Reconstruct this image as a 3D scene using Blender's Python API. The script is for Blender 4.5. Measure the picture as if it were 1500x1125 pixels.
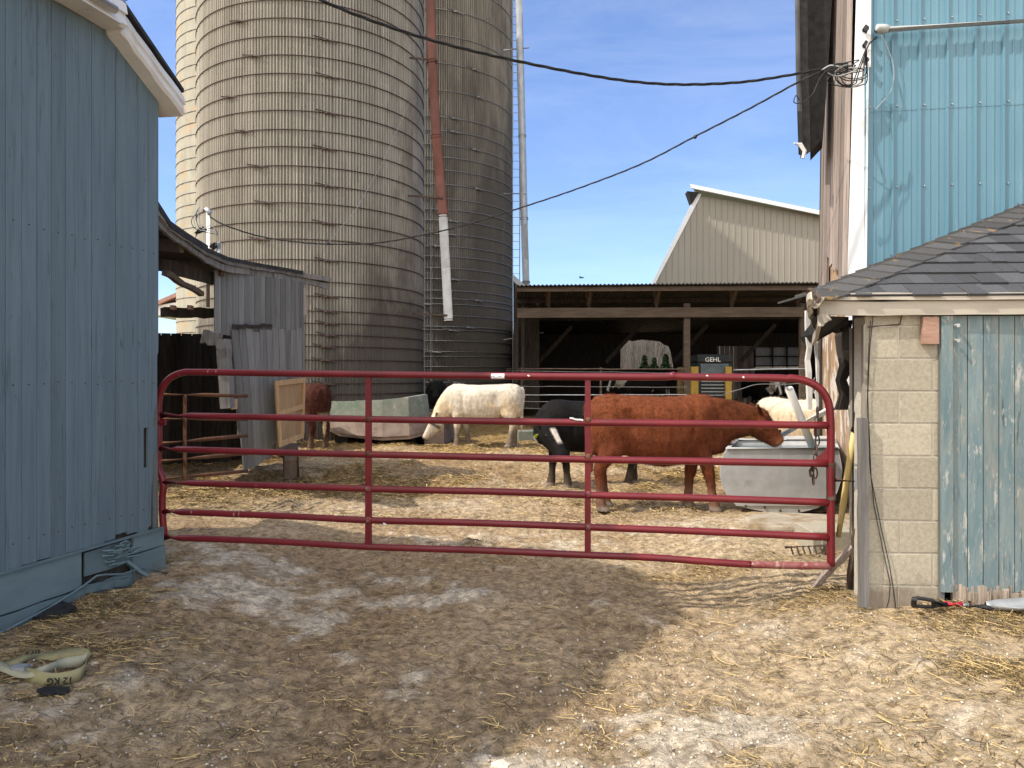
import bpy, bmesh, math, random
import numpy as np
from mathutils import Vector, Matrix, noise
random.seed(7); RNG = np.random.default_rng(7)
S = bpy.context.scene
for o in list(bpy.data.objects): bpy.data.objects.remove(o)

# ------------------------------------------------------------------ camera, sky, sun, exposure
EYE = 1.6
cd = bpy.data.cameras.new('camera'); cam = bpy.data.objects.new('camera', cd); S.collection.objects.link(cam)
cam.location = (0, 0, EYE); cam.rotation_euler = (math.pi/2, 0, 0)
cd.sensor_width = 36; cd.lens = 26; cd.shift_y = -12.5/1500; cd.clip_end = 3000; cd.clip_start = 0.05
S.camera = cam
SUN_EL = math.radians(50.0)
SUN_AZ = (-.93, -.37)                       # horizontal direction towards the sun
W = bpy.data.worlds.new("World"); S.world = W; W.use_nodes = True
wn = W.node_tree; bg = wn.nodes['Background']
sky = wn.nodes.new('ShaderNodeTexSky'); sky.sky_type = 'NISHITA'; sky.sun_disc = False
sky.sun_elevation = SUN_EL; sky.sun_rotation = math.atan2(SUN_AZ[0], SUN_AZ[1])
sky.air_density = 1.0; sky.dust_density = 0.1; sky.ozone_density = 3.0
tc = wn.nodes.new('ShaderNodeTexCoord'); mp = wn.nodes.new('ShaderNodeMapping'); mp.inputs['Scale'].default_value = (1.2, 1.2, 5.5)
mp.inputs['Rotation'].default_value = (0, .35, .3)
nz = wn.nodes.new('ShaderNodeTexNoise'); nz.inputs['Scale'].default_value = 1.6; nz.inputs['Detail'].default_value = 7; nz.inputs['Roughness'].default_value = .62
nz.inputs['Distortion'].default_value = .5
rp = wn.nodes.new('ShaderNodeValToRGB'); rp.color_ramp.elements[0].position = .48; rp.color_ramp.elements[1].position = .85
rp.color_ramp.elements[0].color = (.03, .03, .03, 1); rp.color_ramp.elements[1].color = (.20, .20, .20, 1)
mx = wn.nodes.new('ShaderNodeMix'); mx.data_type = 'RGBA'; mx.inputs[7].default_value = (6.5, 6.7, 6.9, 1)
wn.links.new(tc.outputs['Generated'], mp.inputs[0]); wn.links.new(mp.outputs[0], nz.inputs['Vector'])
wn.links.new(nz.outputs[0], rp.inputs[0]); wn.links.new(rp.outputs[0], mx.inputs[0]); tn = wn.nodes.new('ShaderNodeVectorMath'); tn.operation = 'MULTIPLY'; tn.inputs[1].default_value = (.76, .82, 1.0); wn.links.new(sky.outputs[0], tn.inputs[0]); wn.links.new(tn.outputs[0], mx.inputs[6])
# added fill light: unseen white glow in the sky behind and beside the viewer
sx_ = wn.nodes.new('ShaderNodeSeparateXYZ'); wn.links.new(tc.outputs['Generated'], sx_.inputs[0])
dt_ = wn.nodes.new('ShaderNodeVectorMath'); dt_.operation = 'DOT_PRODUCT'; dt_.inputs[1].default_value = (.72, .69, 0); wn.links.new(tc.outputs['Generated'], dt_.inputs[0])
mr = wn.nodes.new('ShaderNodeMapRange'); mr.interpolation_type = 'SMOOTHSTEP'; mr.inputs[1].default_value = .30; mr.inputs[2].default_value = -.40; mr.inputs[3].default_value = 0; mr.inputs[4].default_value = .9
mz = wn.nodes.new('ShaderNodeMapRange'); mz.inputs[1].default_value = -.02; mz.inputs[2].default_value = .05
mm = wn.nodes.new('ShaderNodeMath'); mm.operation = 'MULTIPLY'; wn.links.new(dt_.outputs['Value'], mr.inputs[0]); wn.links.new(sx_.outputs[2], mz.inputs[0]); wn.links.new(mr.outputs[0], mm.inputs[0]); wn.links.new(mz.outputs[0], mm.inputs[1])
mc = wn.nodes.new('ShaderNodeMix'); mc.data_type = 'RGBA'; mc.inputs[7].default_value = (11.0, 10.5, 9.8, 1)
wn.links.new(mm.outputs[0], mc.inputs[0]); wn.links.new(mx.outputs[2], mc.inputs[6]); wn.links.new(mc.outputs[2], bg.inputs[0]); bg.inputs[1].default_value = 0.15
sd = bpy.data.lights.new('sun', 'SUN'); sd.energy = 3.0; sd.angle = math.radians(.53); sd.color = (1, .93, .82)
sun = bpy.data.objects.new('sun', sd); S.collection.objects.link(sun)
sv = Vector((SUN_AZ[0]*math.cos(SUN_EL), SUN_AZ[1]*math.cos(SUN_EL), math.sin(SUN_EL)))
sun.rotation_euler = sv.to_track_quat('Z', 'Y').to_euler(); sun.location = (-20, -10, 30)
S.view_settings.view_transform = 'Standard'; S.view_settings.look = 'None'; S.view_settings.exposure = 0.6; S.view_settings.gamma = 1

# ------------------------------------------------------------------ helpers
F = 1083.0
def P(px, py, Y): return Vector(((px-750)/F*Y, Y, EYE-(py-550)/F*Y))
def sstep(a, b, x):
    t = min(1, max(0, (x-a)/(b-a))); return t*t*(3-2*t)
def G(x, y):                                   # height of the ground
    b = .15*sstep(1.3, 2.3, abs(x+.1))*(1-sstep(6.5, 9, y))
    return b

def link(o):
    S.collection.objects.link(o); return o
def worldloc(o):
    p = Vector((0, 0, 0))
    while o is not None: p += o.location; o = o.parent
    return p
def thing(name, label, cat, loc, group=None):
    o = bpy.data.objects.new(name, None); link(o); o.location = loc; o.empty_display_size = .2
    o['label'] = label; o['category'] = cat
    if group: o['group'] = group
    return o
def tag(o, label=None, cat=None, group=None, kind=None):
    if label: o['label'] = label
    if cat: o['category'] = cat
    if group: o['group'] = group
    if kind: o['kind'] = kind
    return o
def finish(name, V, Fc, mat, parent=None, T=None, smooth=False, origin=None):
    V = np.asarray(V, dtype=float).reshape(-1, 3)
    if parent is not None: og = np.array(worldloc(parent))
    elif origin is not None: og = np.array(origin)
    else:
        og = np.array([V[:,0].mean(), V[:,1].mean(), V[:,2].min()])
    me = bpy.data.meshes.new(name)
    me.from_pydata((V-og).tolist(), [], Fc)
    if smooth: me.polygons.foreach_set('use_smooth', [True]*len(me.polygons))
    a = me.attributes.new('tint', 'FLOAT', 'FACE')
    a.data.foreach_set('value', T if T is not None and len(T) == len(me.polygons) else [.5]*len(me.polygons))
    me.materials.append(mat)
    o = bpy.data.objects.new(name, me); link(o)
    if parent is not None: o.parent = parent
    else: o.location = og
    return o
def basis(d, up=(0, 0, 1)):
    d = Vector(d).normalized(); up = Vector(up)
    if abs(d.dot(up)) > .98: up = Vector((0, 1, 0)) if abs(d.y) < .9 else Vector((1, 0, 0))
    s = d.cross(up).normalized(); return d, s, s.cross(d).normalized()
class MB:
    def __init__(s): s.v = []; s.f = []; s.t = []
    def add(s, vs, fs, t=.5):
        n = len(s.v); s.v += [tuple(p) for p in vs]; s.f += [tuple(i+n for i in f) for f in fs]; s.t += [t]*len(fs)
    def hexa(s, p, t=.5):                        # 8 points: bottom 4, top 4
        s.add(p, [(0,3,2,1),(4,5,6,7),(0,1,5,4),(1,2,6,5),(2,3,7,6),(3,0,4,7)], t)
    def box(s, lo, hi, t=.5):
        a, b = lo, hi
        s.hexa([(a[0],a[1],a[2]),(b[0],a[1],a[2]),(b[0],b[1],a[2]),(a[0],b[1],a[2]),(a[0],a[1],b[2]),(b[0],a[1],b[2]),(b[0],b[1],b[2]),(a[0],b[1],b[2])], t)
    def beam(s, p0, p1, w, h, up=(0, 0, 1), t=.5, w1=None, h1=None):
        p0 = Vector(p0); p1 = Vector(p1); d, x, y = basis(p1-p0, up); w1 = w1 or w; h1 = h1 or h
        q = []
        for p, a, b in ((p0, w, h), (p1, w1, h1)):
            for sx, sy in ((-1,-1),(1,-1),(1,1),(-1,1)): q.append(p+x*sx*a/2+y*sy*b/2)
        s.hexa(q, t)
    def ragbeam(s, p0, p1, w, h, n=8, j=.01, up=(0, 0, 1), t=.5):   # weathered board with uneven outline
        p0 = Vector(p0); p1 = Vector(p1); d, x, y = basis(p1-p0, up); q = []; fs = []
        for k in range(n+1):
            c = p0.lerp(p1, k/n)+x*random.uniform(-j, j)+y*random.uniform(-j, j)
            for sx, sy in ((-1,-1),(1,-1),(1,1),(-1,1)):
                q.append(c+x*sx*(w/2+random.uniform(-j, j)*.5)+y*sy*(h/2+random.uniform(-j, j)*.5))
            if k:
                a = 4*(k-1)
                for i in range(4): fs.append((a+i, a+(i+1)%4, a+4+(i+1)%4, a+4+i))
        fs += [(3,2,1,0), (4*n, 4*n+1, 4*n+2, 4*n+3)]
        s.add(q, fs, t)
    def tube(s, pts, r, n=8, t=.5, cap=True):
        pts = [Vector(p) for p in pts]; rs = r if isinstance(r, (list, tuple)) else [r]*len(pts)
        q = []; fs = []; prev = None
        for k, p in enumerate(pts):
            d = (pts[min(k+1, len(pts)-1)]-pts[max(k-1, 0)]).normalized()
            if prev is None: _, x, y = basis(d)
            else:
                x = (prev-d*prev.dot(d)).normalized(); y = d.cross(x)
            prev = x
            for i in range(n):
                a = 2*math.pi*i/n; q.append(p+(x*math.cos(a)+y*math.sin(a))*rs[k])
            if k:
                a = n*(k-1)
                for i in range(n): fs.append((a+i, a+(i+1)%n, a+n+(i+1)%n, a+n+i))
        if cap: fs += [tuple(range(n))[::-1], tuple(range(n*(len(pts)-1), n*len(pts)))]
        s.add(q, fs, t)
    def prism(s, poly, dvec, t=.5):              # poly: 3-D points in a plane, extruded by dvec
        n = len(poly); d = Vector(dvec); q = [Vector(p) for p in poly]+[Vector(p)+d for p in poly]
        fs = [tuple(range(n))[::-1], tuple(range(n, 2*n))]+[(i, (i+1)%n, n+(i+1)%n, n+i) for i in range(n)]
        s.add(q, fs, t)
    def blob(s, c, r, t=.5, j=.3, sub=1):
        bm = bmesh.new(); bmesh.ops.create_icosphere(bm, subdivisions=sub, radius=1)
        vs = []
        for v in bm.verts:
            k = 1+random.uniform(-j, j); vs.append((c[0]+v.co.x*r[0]*k, c[1]+v.co.y*r[1]*k, c[2]+v.co.z*r[2]*k))
        fs = [tuple(x.index for x in f.verts) for f in bm.faces]; bm.free(); s.add(vs, fs, t)
    def build(s, name, mat, parent=None, smooth=False, origin=None, bevel=0):
        o = finish(name, s.v, s.f, mat, parent, s.t, smooth, origin)
        if bevel:
            b = o.modifiers.new('bevel', 'BEVEL'); b.width = bevel; b.segments = 2; b.limit_method = 'ANGLE'; b.angle_limit = .6
        return o
def circ_smooth(o, ang=40):
    me = o.data; me.polygons.foreach_set('use_smooth', [True]*len(me.polygons)); me.set_sharp_from_angle(angle=math.radians(ang)); return o
def text_mesh(name, txt, size, mat, parent, loc, rot, depth=.003, space=1.0, shear=0):
    cu = bpy.data.curves.new(name, 'FONT'); cu.body = txt; cu.size = size; cu.extrude = depth; cu.align_x = 'CENTER'; cu.align_y = 'CENTER'
    cu.space_character = space; cu.offset = size*.018; cu.shear = shear
    t = bpy.data.objects.new(name, cu); link(t)
    bpy.context.view_layer.update(); dg = bpy.context.evaluated_depsgraph_get()
    me = bpy.data.meshes.new_from_object(t.evaluated_get(dg)); bpy.data.objects.remove(t)
    o = bpy.data.objects.new(name, me); link(o); me.materials.clear(); me.materials.append(mat)
    a = me.attributes.new('tint', 'FLOAT', 'FACE'); a.data.foreach_set('value', [.5]*len(me.polygons))
    if parent is not None:
        o.parent = parent; o.location = Vector(loc)-worldloc(parent)
    else: o.location = loc
    o.rotation_euler = rot; return o

# ------------------------------------------------------------------ materials
def mat(name, c1, c2, sc=(4, 4, 4), lo=.35, hi=.65, layers=(), rough=.8, metal=0, bump=.3, bsc=None, bdist=.01, tint=.3, detail=6, spec=.3, attr=None, voro=None, coat=0):
    m = bpy.data.materials.new(name); m.use_nodes = True; nt = m.node_tree; N = nt.nodes; L = nt.links
    b = N['Principled BSDF']; b.inputs['Roughness'].default_value = rough; b.inputs['Metallic'].default_value = metal
    b.inputs['Specular IOR Level'].default_value = spec; b.inputs['Coat Weight'].default_value = coat
    tc = N.new('ShaderNodeTexCoord')
    def nzf(scale, det=6, rg=.6, off=0, dist=0):
        mp = N.new('ShaderNodeMapping'); mp.inputs['Scale'].default_value = scale; mp.inputs['Location'].default_value = (off, off*1.7, off*.6)
        L.new(tc.outputs['Object'], mp.inputs[0]); n = N.new('ShaderNodeTexNoise'); n.inputs['Scale'].default_value = 1; n.inputs['Detail'].default_value = det
        n.inputs['Roughness'].default_value = rg; n.inputs['Distortion'].default_value = dist; L.new(mp.outputs[0], n.inputs['Vector']); return n.outputs[0]
    def ramp(src, lo, hi):
        r = N.new('ShaderNodeMapRange'); r.inputs[1].default_value = lo; r.inputs[2].default_value = hi; r.clamp = True; L.new(src, r.inputs[0]); return r.outputs[0]
    def mix(fac, a, bb):
        x = N.new('ShaderNodeMix'); x.data_type = 'RGBA'; L.new(fac, x.inputs[0])
        for i, q in ((6, a), (7, bb)):
            if isinstance(q, tuple): x.inputs[i].default_value = (*q, 1)
            else: L.new(q, x.inputs[i])
        return x.outputs[2]
    col = mix(ramp(nzf(sc, detail), lo, hi), c1, c2); h = None
    for i, l in enumerate(layers):
        cc, s2, a, bb = l[:4]; src = nzf(s2, 8, .65, 3.1+i*5.3, .3)
        fac = ramp(src, a, bb)
        if len(l) > 4:                           # limited to a vertex attribute
            at = N.new('ShaderNodeAttribute'); at.attribute_name = l[4]
            mm = N.new('ShaderNodeMath'); mm.operation = 'ADD'; L.new(src, mm.inputs[0])
            ms = N.new('ShaderNodeMath'); ms.operation = 'MULTIPLY_ADD'; ms.inputs[1].default_value = .6; ms.inputs[2].default_value = -.3
            L.new(at.outputs['Fac'], ms.inputs[0]); L.new(ms.outputs[0], mm.inputs[1]); fac = ramp(mm.outputs[0], a, bb)
        col = mix(fac, col, cc)
    if attr:                                     # per-point colour
        at = N.new('ShaderNodeAttribute'); at.attribute_name = attr
        mu = N.new('ShaderNodeMix'); mu.data_type = 'RGBA'; mu.blend_type = 'MULTIPLY'; mu.inputs[0].default_value = 1
        L.new(col, mu.inputs[6]); L.new(at.outputs['Color'], mu.inputs[7]); col = mu.outputs[2]
    if tint:
        at = N.new('ShaderNodeAttribute'); at.attribute_name = 'tint'
        ma = N.new('ShaderNodeMath'); ma.operation = 'MULTIPLY_ADD'; ma.inputs[1].default_value = 2*tint; ma.inputs[2].default_value = 1-tint
        L.new(at.outputs['Fac'], ma.inputs[0])
        vm = N.new('ShaderNodeVectorMath'); vm.operation = 'SCALE'; L.new(col, vm.inputs[0]); L.new(ma.outputs[0], vm.inputs['Scale']); col = vm.outputs[0]
    L.new(col, b.inputs['Base Color'])
    if bump:
        bp = N.new('ShaderNodeBump'); bp.inputs['Strength'].default_value = bump; bp.inputs['Distance'].default_value = bdist
        L.new(nzf(bsc or tuple(x*3 for x in sc), 8, .65, 9), bp.inputs['Height']); L.new(bp.outputs[0], b.inputs['Normal'])
    rr = ramp(nzf(tuple(x*.8 for x in sc), 4, .5, 21), 0, 1); ra = N.new('ShaderNodeMapRange')
    ra.inputs[3].default_value = max(.03, rough-.12); ra.inputs[4].default_value = min(1, rough+.12); L.new(rr, ra.inputs[0]); L.new(ra.outputs[0], b.inputs['Roughness'])
    return m
MT = {}
MT['blue_wood'] = mat('blue_painted_wood', (.118,.165,.19), (.146,.198,.222), (22,22,1.2), layers=[((.085,.115,.128), (40,40,2.4), .56,.70), ((.08,.105,.118), (26,26,9), .64,.71), ((.20,.25,.27), (14,14,3), .68,.78), ((.55,.58,.58),(18,18,9),.80,.83), ((.14,.115,.09),(8,8,8),.50,.72,'grime_shade')], rough=.72, bump=.5, bsc=(60,60,3), bdist=.006, tint=.22)
MT['blue_skirt'] = mat('blue_skirt_paint', (.13,.188,.2), (.16,.222,.235), (3,3,9), layers=[((.17,.135,.10),(9,9,9),.50,.74,'grime_shade'), ((.06,.07,.07),(5,5,14),.66,.74)], rough=.75, bump=.4, bdist=.005)
MT['trim'] = mat('off_white_trim', (.62,.60,.56), (.74,.73,.70), (3,3,3), layers=[((.40,.34,.27),(6,6,6),.62,.75)], rough=.45, bump=.15)
MT['white_trim'] = mat('white_metal_trim', (.80,.81,.82), (.86,.86,.86), (2,2,1), layers=[((.6,.58,.54),(5,5,2),.68,.8)], rough=.4, bump=.05)
MT['stave'] = mat('concrete_stave', (.30,.28,.235), (.375,.35,.295), (5,5,.5), layers=[((.17,.145,.115),(7,7,.35),.60,.76), ((.085,.078,.068),(.9,.9,.35),.40,.70,'grime_shade'), ((.13,.11,.085),(8,8,1),.40,1.0,'groove'), ((.52,.48,.40),(10,10,1.5),.72,.85)], rough=.9, bump=.4, bsc=(50,50,20), bdist=.008, tint=.22)
MT['stave_dark'] = mat('grey_concrete_stave', (.255,.23,.185), (.32,.29,.235), (5,5,.5), layers=[((.12,.108,.09),(6,6,.3),.54,.72), ((.10,.09,.078),(.9,.9,.3),.42,.72,'grime_shade'), ((.10,.088,.07),(8,8,1),.42,1.0,'groove'), ((.45,.42,.37),(10,10,1.2),.73,.85)], rough=.9, bump=.4, bsc=(50,50,20), bdist=.008, tint=.22)
MT['stave_cream'] = mat('cream_stave', (.30,.29,.24), (.38,.365,.30), (3,3,1), layers=[((.50,.30,.12),(1.5,1.5,2.2),.54,.72), ((.38,.38,.34),(2,2,3),.6,.8)], rough=.8, bump=.2, tint=.15)
MT['hoop'] = mat('rusty_hoop', (.045,.03,.028), (.09,.055,.05), (9,9,9), rough=.7, metal=.3, bump=.2)
MT['galv_hoop'] = mat('galvanised_hoop', (.20,.20,.20), (.30,.30,.29), (9,9,9), layers=[((.10,.06,.05),(5,5,5),.58,.7)], rough=.5, metal=.5, bump=.1)
MT['grey_wood'] = mat('weathered_grey_wood', (.125,.118,.11), (.215,.205,.195), (26,26,1.3), layers=[((.05,.045,.04),(45,45,1.5),.58,.70), ((.34,.32,.29),(20,20,2),.66,.76)], rough=.9, bump=.8, bsc=(70,70,2.5), bdist=.008, tint=.3)
MT['blue_grey_wood'] = mat('faded_grey_blue_planks', (.15,.15,.145), (.21,.21,.20), (24,24,1.2), layers=[((.06,.06,.06),(44,44,1.6),.60,.70), ((.30,.29,.26),(16,16,2),.66,.78)], rough=.9, bump=.7, bsc=(70,70,2.5), bdist=.007, tint=.3)
MT['bark_wood'] = mat('weathered_brown_boards', (.26,.21,.185), (.39,.325,.29), (24,24,1.0), layers=[((.07,.05,.04),(50,50,1.2),.58,.68), ((.42,.37,.33),(18,18,1.5),.64,.76)], rough=.92, bump=.9, bsc=(70,70,2.2), bdist=.01, tint=.3)
MT['peeled'] = mat('peeling_boards', (.30,.19,.11), (.42,.30,.20), (20,20,1.4), layers=[((.60,.52,.47),(9,9,3.2),.53,.58), ((.06,.04,.03),(36,36,1.5),.62,.70)], rough=.9, bump=.9, bsc=(50,50,4), bdist=.012, tint=.25)
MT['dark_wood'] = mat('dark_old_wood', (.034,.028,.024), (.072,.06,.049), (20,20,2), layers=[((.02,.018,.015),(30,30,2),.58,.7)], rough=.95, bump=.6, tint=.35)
MT['lumber'] = mat('aged_lumber', (.08,.058,.042), (.135,.10,.073), (2,14,14), rough=.9, bump=.4, tint=.25)
MT['plywood'] = mat('tan_plywood', (.40,.25,.12), (.50,.33,.17), (14,14,1.5), layers=[((.25,.16,.09),(6,6,2),.66,.8)], rough=.8, bump=.3, tint=.2)
MT['black_felt'] = mat('black_roofing_felt', (.022,.022,.024), (.045,.045,.045), (10,10,10), rough=.85, bump=.5)
MT['steel_blue'] = mat('blue_steel_siding', (.105,.23,.305), (.125,.255,.335), (1.5,1.5,.6), layers=[((.20,.34,.40),(7,7,.9),.62,.82)], rough=.42, bump=.04, bdist=.004, spec=.45, tint=.1)
MT['shingle'] = mat('asphalt_shingle', (.042,.043,.047), (.088,.09,.096), (180,180,180), layers=[((.15,.15,.152),(120,120,120),.62,.72)], rough=.92, bump=.7, bsc=(240,240,240), bdist=.004, tint=.42)
MT['shingle_moss'] = mat('mossy_ridge_shingle', (.055,.055,.057), (.09,.088,.086), (160,160,160), layers=[((.27,.17,.06),(9,9,9),.60,.68)], rough=.92, bump=.7, bsc=(240,240,240), bdist=.004, tint=.3)
MT['block'] = mat('concrete_block', (.34,.305,.235), (.44,.40,.315), (45,45,45), layers=[((.25,.21,.15),(110,110,110),.62,.68), ((.34,.25,.15),(5,5,5),.64,.78), ((.72,.68,.6),(14,14,14),.74,.77), ((.24,.20,.155),(7,7,7),.48,.74,'grime_shade')], rough=.93, bump=.8, bsc=(160,160,160), bdist=.004, tint=.16)
MT['mortar'] = mat('mortar', (.46,.42,.35), (.56,.52,.45), (40,40,40), rough=.95, bump=.5)
MT['teal_plank'] = mat('peeling_teal_paint', (.11,.17,.19), (.18,.235,.245), (12,12,2.5), layers=[((.20,.225,.215),(11,11,2),.50,.64), ((.29,.28,.25),(70,70,14),.585,.64), ((.07,.09,.095),(50,50,3),.60,.68), ((.42,.41,.38),(16,16,4.5),.58,.66), ((.07,.08,.08),(40,40,2),.64,.7)], rough=.8, bump=.7, bsc=(60,60,8), bdist=.006, tint=.22)
MT['bare_frayed'] = mat('frayed_bare_wood', (.30,.24,.19), (.44,.37,.30), (40,40,3), layers=[((.10,.075,.055),(60,60,3),.56,.66)], rough=.95, bump=1, bsc=(90,90,6), bdist=.01, tint=.3)
MT['pink_board'] = mat('reddish_board', (.33,.19,.14), (.44,.28,.215), (5,5,14), layers=[((.64,.52,.46),(8,8,14),.6,.7)], rough=.85, bump=.5)
MT['gate_red'] = mat('red_gate_paint', (.125,.008,.013), (.17,.012,.018), (4,4,4), layers=[((.10,.035,.03),(5,30,30),.60,.72), ((.26,.10,.10),(14,14,14),.66,.74), ((.13,.07,.05),(9,9,9),.70,.76)], rough=.40, bump=.16, bsc=(24,24,24), bdist=.002, spec=.42, tint=.15)
MT['gate_worn'] = mat('dusty_red_gate_paint', (.19,.03,.035), (.24,.10,.095), (12,12,12), layers=[((.42,.30,.25),(22,22,22),.56,.66)], rough=.6, bump=.25, bsc=(40,40,40), bdist=.002)
MT['rust'] = mat('rusty_metal', (.10,.045,.024), (.17,.08,.042), (14,14,14), layers=[((.08,.045,.03),(20,20,20),.55,.7)], rough=.85, bump=.4)
MT['rust_dark'] = mat('dark_rusty_iron', (.055,.038,.03), (.11,.075,.055), (18,18,18), rough=.85, bump=.4)
MT['fascia'] = mat('weathered_cream_fascia', (.38,.34,.28), (.47,.43,.36), (2,2,8), layers=[((.28,.22,.16),(9,9,14),.66,.74)], rough=.6, bump=.2)
MT['galv'] = mat('galvanised_steel', (.40,.405,.41), (.52,.525,.53), (5,5,5), layers=[((.34,.32,.29),(4,4,9),.60,.76), ((.68,.68,.68),(12,12,2),.66,.76)], rough=.45, metal=.25, bump=.12, bsc=(5,5,5), bdist=.01, tint=.1)
MT['galv_dull'] = mat('dull_galvanised_pipe', (.30,.32,.34), (.42,.44,.46), (8,8,3), rough=.55, metal=.4, bump=.1)
MT['pipe_red'] = mat('rust_red_pipe', (.115,.042,.03), (.165,.062,.046), (6,6,2), layers=[((.11,.06,.045),(10,10,2),.58,.75)], rough=.6, bump=.15)
MT['pvc'] = mat('white_pvc', (.86,.86,.84), (.9,.9,.88), (3,3,3), layers=[((.55,.5,.42),(12,12,12),.66,.76)], rough=.45, bump=.05)
MT['rubber'] = mat('black_rubber', (.012,.012,.013), (.03,.03,.03), (20,20,20), rough=.75, bump=.6, bdist=.01)
MT['cable'] = mat('black_cable', (.012,.012,.012), (.025,.025,.026), (20,20,20), rough=.5, bump=0)
MT['cable_grey'] = mat('grey_cable', (.30,.30,.30), (.42,.42,.41), (20,20,20), rough=.5, bump=0)
MT['cord_blue'] = mat('paint_spattered_cord', (.10,.155,.18), (.16,.22,.25), (9,9,9), rough=.7, bump=0)
MT['conduit'] = mat('grey_conduit', (.42,.43,.42), (.50,.51,.50), (4,4,4), rough=.55, bump=0)
MT['concrete'] = mat('mossy_concrete', (.165,.18,.15), (.23,.24,.205), (6,6,6), layers=[((.13,.18,.13),(2.5,2.5,4),.50,.64), ((.45,.36,.31),(3,3,3),.6,.75)], rough=.93, bump=.6, bsc=(30,30,30))
MT['slab'] = mat('dirty_concrete', (.30,.25,.19), (.44,.38,.30), (5,5,5), layers=[((.25,.18,.10),(4,4,4),.48,.62)], rough=.95, bump=.6, bsc=(30,30,30))
MT['concrete_pink'] = mat('stained_concrete', (.24,.18,.145), (.34,.27,.225), (4,4,4), layers=[((.18,.13,.10),(3,3,6),.55,.7)], rough=.93, bump=.6, bsc=(30,30,30))
MT['tan_steel'] = mat('tan_steel_siding', (.30,.275,.225), (.33,.30,.25), (1,1,.4), rough=.5, bump=.03, tint=.08)
MT['roof_steel'] = mat('dark_corrugated_roof', (.05,.05,.052), (.09,.09,.09), (3,3,3), rough=.7, metal=.2, bump=.1)
MT['red_roof'] = mat('faded_red_roof', (.33,.17,.13), (.43,.27,.22), (4,4,4), rough=.8, bump=.2)
MT['yellow'] = mat('yellow_paint', (.42,.27,.05), (.50,.34,.08), (6,6,6), layers=[((.2,.12,.05),(9,9,9),.66,.75)], rough=.5, bump=.1)
MT['loader'] = mat('charcoal_machine_paint', (.022,.028,.03), (.038,.046,.05), (4,4,4), rough=.5, bump=.1)
MT['glass'] = mat('dusty_glass', (.10,.14,.16), (.16,.20,.22), (3,3,3), rough=.15, bump=0, spec=.8)
MT['white_letter'] = mat('white_lettering', (.75,.77,.78), (.8,.82,.82), rough=.6, bump=0)
MT['strap'] = mat('soiled_yellow_strap', (.24,.215,.11), (.34,.305,.16), (9,9,9), layers=[((.13,.105,.055),(14,14,14),.58,.72)], rough=.85, bump=.6, bsc=(300,300,300), bdist=.002)
MT['strap_pale'] = mat('pale_strap', (.32,.31,.22), (.40,.385,.27), (12,12,12), layers=[((.22,.19,.12),(18,18,18),.6,.72)], rough=.85, bump=.5, bsc=(300,300,300), bdist=.002)
MT['ink'] = mat('black_ink', (.015,.015,.015), (.02,.02,.02), rough=.8, bump=0)
MT['tool_yellow'] = mat('yellow_handle', (.62,.48,.19), (.72,.57,.26), (5,5,5), layers=[((.4,.3,.14),(12,12,12),.66,.75)], rough=.5, bump=.05)
MT['tool_red'] = mat('red_grip', (.62,.02,.05), (.70,.03,.07), (5,5,5), rough=.4, bump=.05)
MT['plastic'] = mat('black_plastic', (.02,.02,.022), (.035,.035,.037), (9,9,9), rough=.4, bump=.1)
MT['stone'] = mat('limestone_chip', (.44,.39,.31), (.62,.56,.46), (30,30,30), rough=.95, bump=.3, tint=.35)
MT['straw'] = mat('straw', (.38,.26,.105), (.56,.41,.19), (30,30,30), rough=.7, bump=0, tint=.62)
MT['leaf'] = mat('spruce_needles', (.03,.065,.02), (.06,.10,.035), (8,8,8), rough=.8, bump=0, tint=.4)
MT['trunk'] = mat('bare_tree_bark', (.085,.072,.066), (.15,.13,.118), (3,3,1), rough=.95, bump=0, tint=.4)
MT['tag'] = mat('yellow_green_plastic', (.45,.55,.04), (.5,.6,.06), rough=.4, bump=0)
MT['eye'] = mat('dark_eye', (.008,.006,.005), (.01,.008,.006), rough=.1, bump=0, spec=.8)
MT['hay'] = mat('damp_hay', (.10,.075,.045), (.19,.14,.08), (30,30,30), rough=.95, bump=.9, bsc=(60,60,60), bdist=.02)
MT['wire'] = mat('wire', (.20,.19,.18), (.28,.27,.26), (9,9,9), rough=.45, metal=.6, bump=0)
def coatmat(name, c1, c2, sc=16, bump=.5):
    return mat(name, c1, c2, (sc, sc, sc*.6), layers=[], rough=.85, bump=bump, bsc=(70,70,40), bdist=.012, tint=0, attr='coat', spec=.15)

# ------------------------------------------------------------------ ground
def vnoise(x, y, seed=0):
    xi = np.floor(x).astype(np.int64); yi = np.floor(y).astype(np.int64); fx = x-xi; fy = y-yi
    fx = fx*fx*(3-2*fx); fy = fy*fy*(3-2*fy)
    def h(a, b):
        n = (a*374761393+b*668265263+seed*974634777) & 0x7fffffff
        n = ((n ^ (n >> 13))*1274126177) & 0x7fffffff
        n = (n ^ (n >> 16)) & 0xffff
        return n/65535.0
    return (h(xi, yi)*(1-fx)+h(xi+1, yi)*fx)*(1-fy)+(h(xi, yi+1)*(1-fx)+h(xi+1, yi+1)*fx)*fy
def fbm(x, y, sc, oc=5, seed=0, g=.55):
    s = 0; a = 1; t = 0
    for k in range(oc):
        s = s+a*vnoise(x*sc+17*k, y*sc-9*k, seed+k); t += a; a *= g; sc *= 2.03
    return s/t
def nsmooth(a, b, x):
    t = np.clip((x-a)/(b-a), 0, 1); return t*t*(3-2*t)
def gp(px, py): Y = EYE*F/(py-550); return (px-750)/F*Y, Y
def blobs(X, Y, lst):
    s = np.zeros_like(X)
    for px, py, rx, ry, k in lst:
        cx, cy = gp(px, py); s = np.maximum(s, k*np.exp(-((X-cx)/rx)**2-((Y-cy)/ry)**2))
    return s
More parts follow.
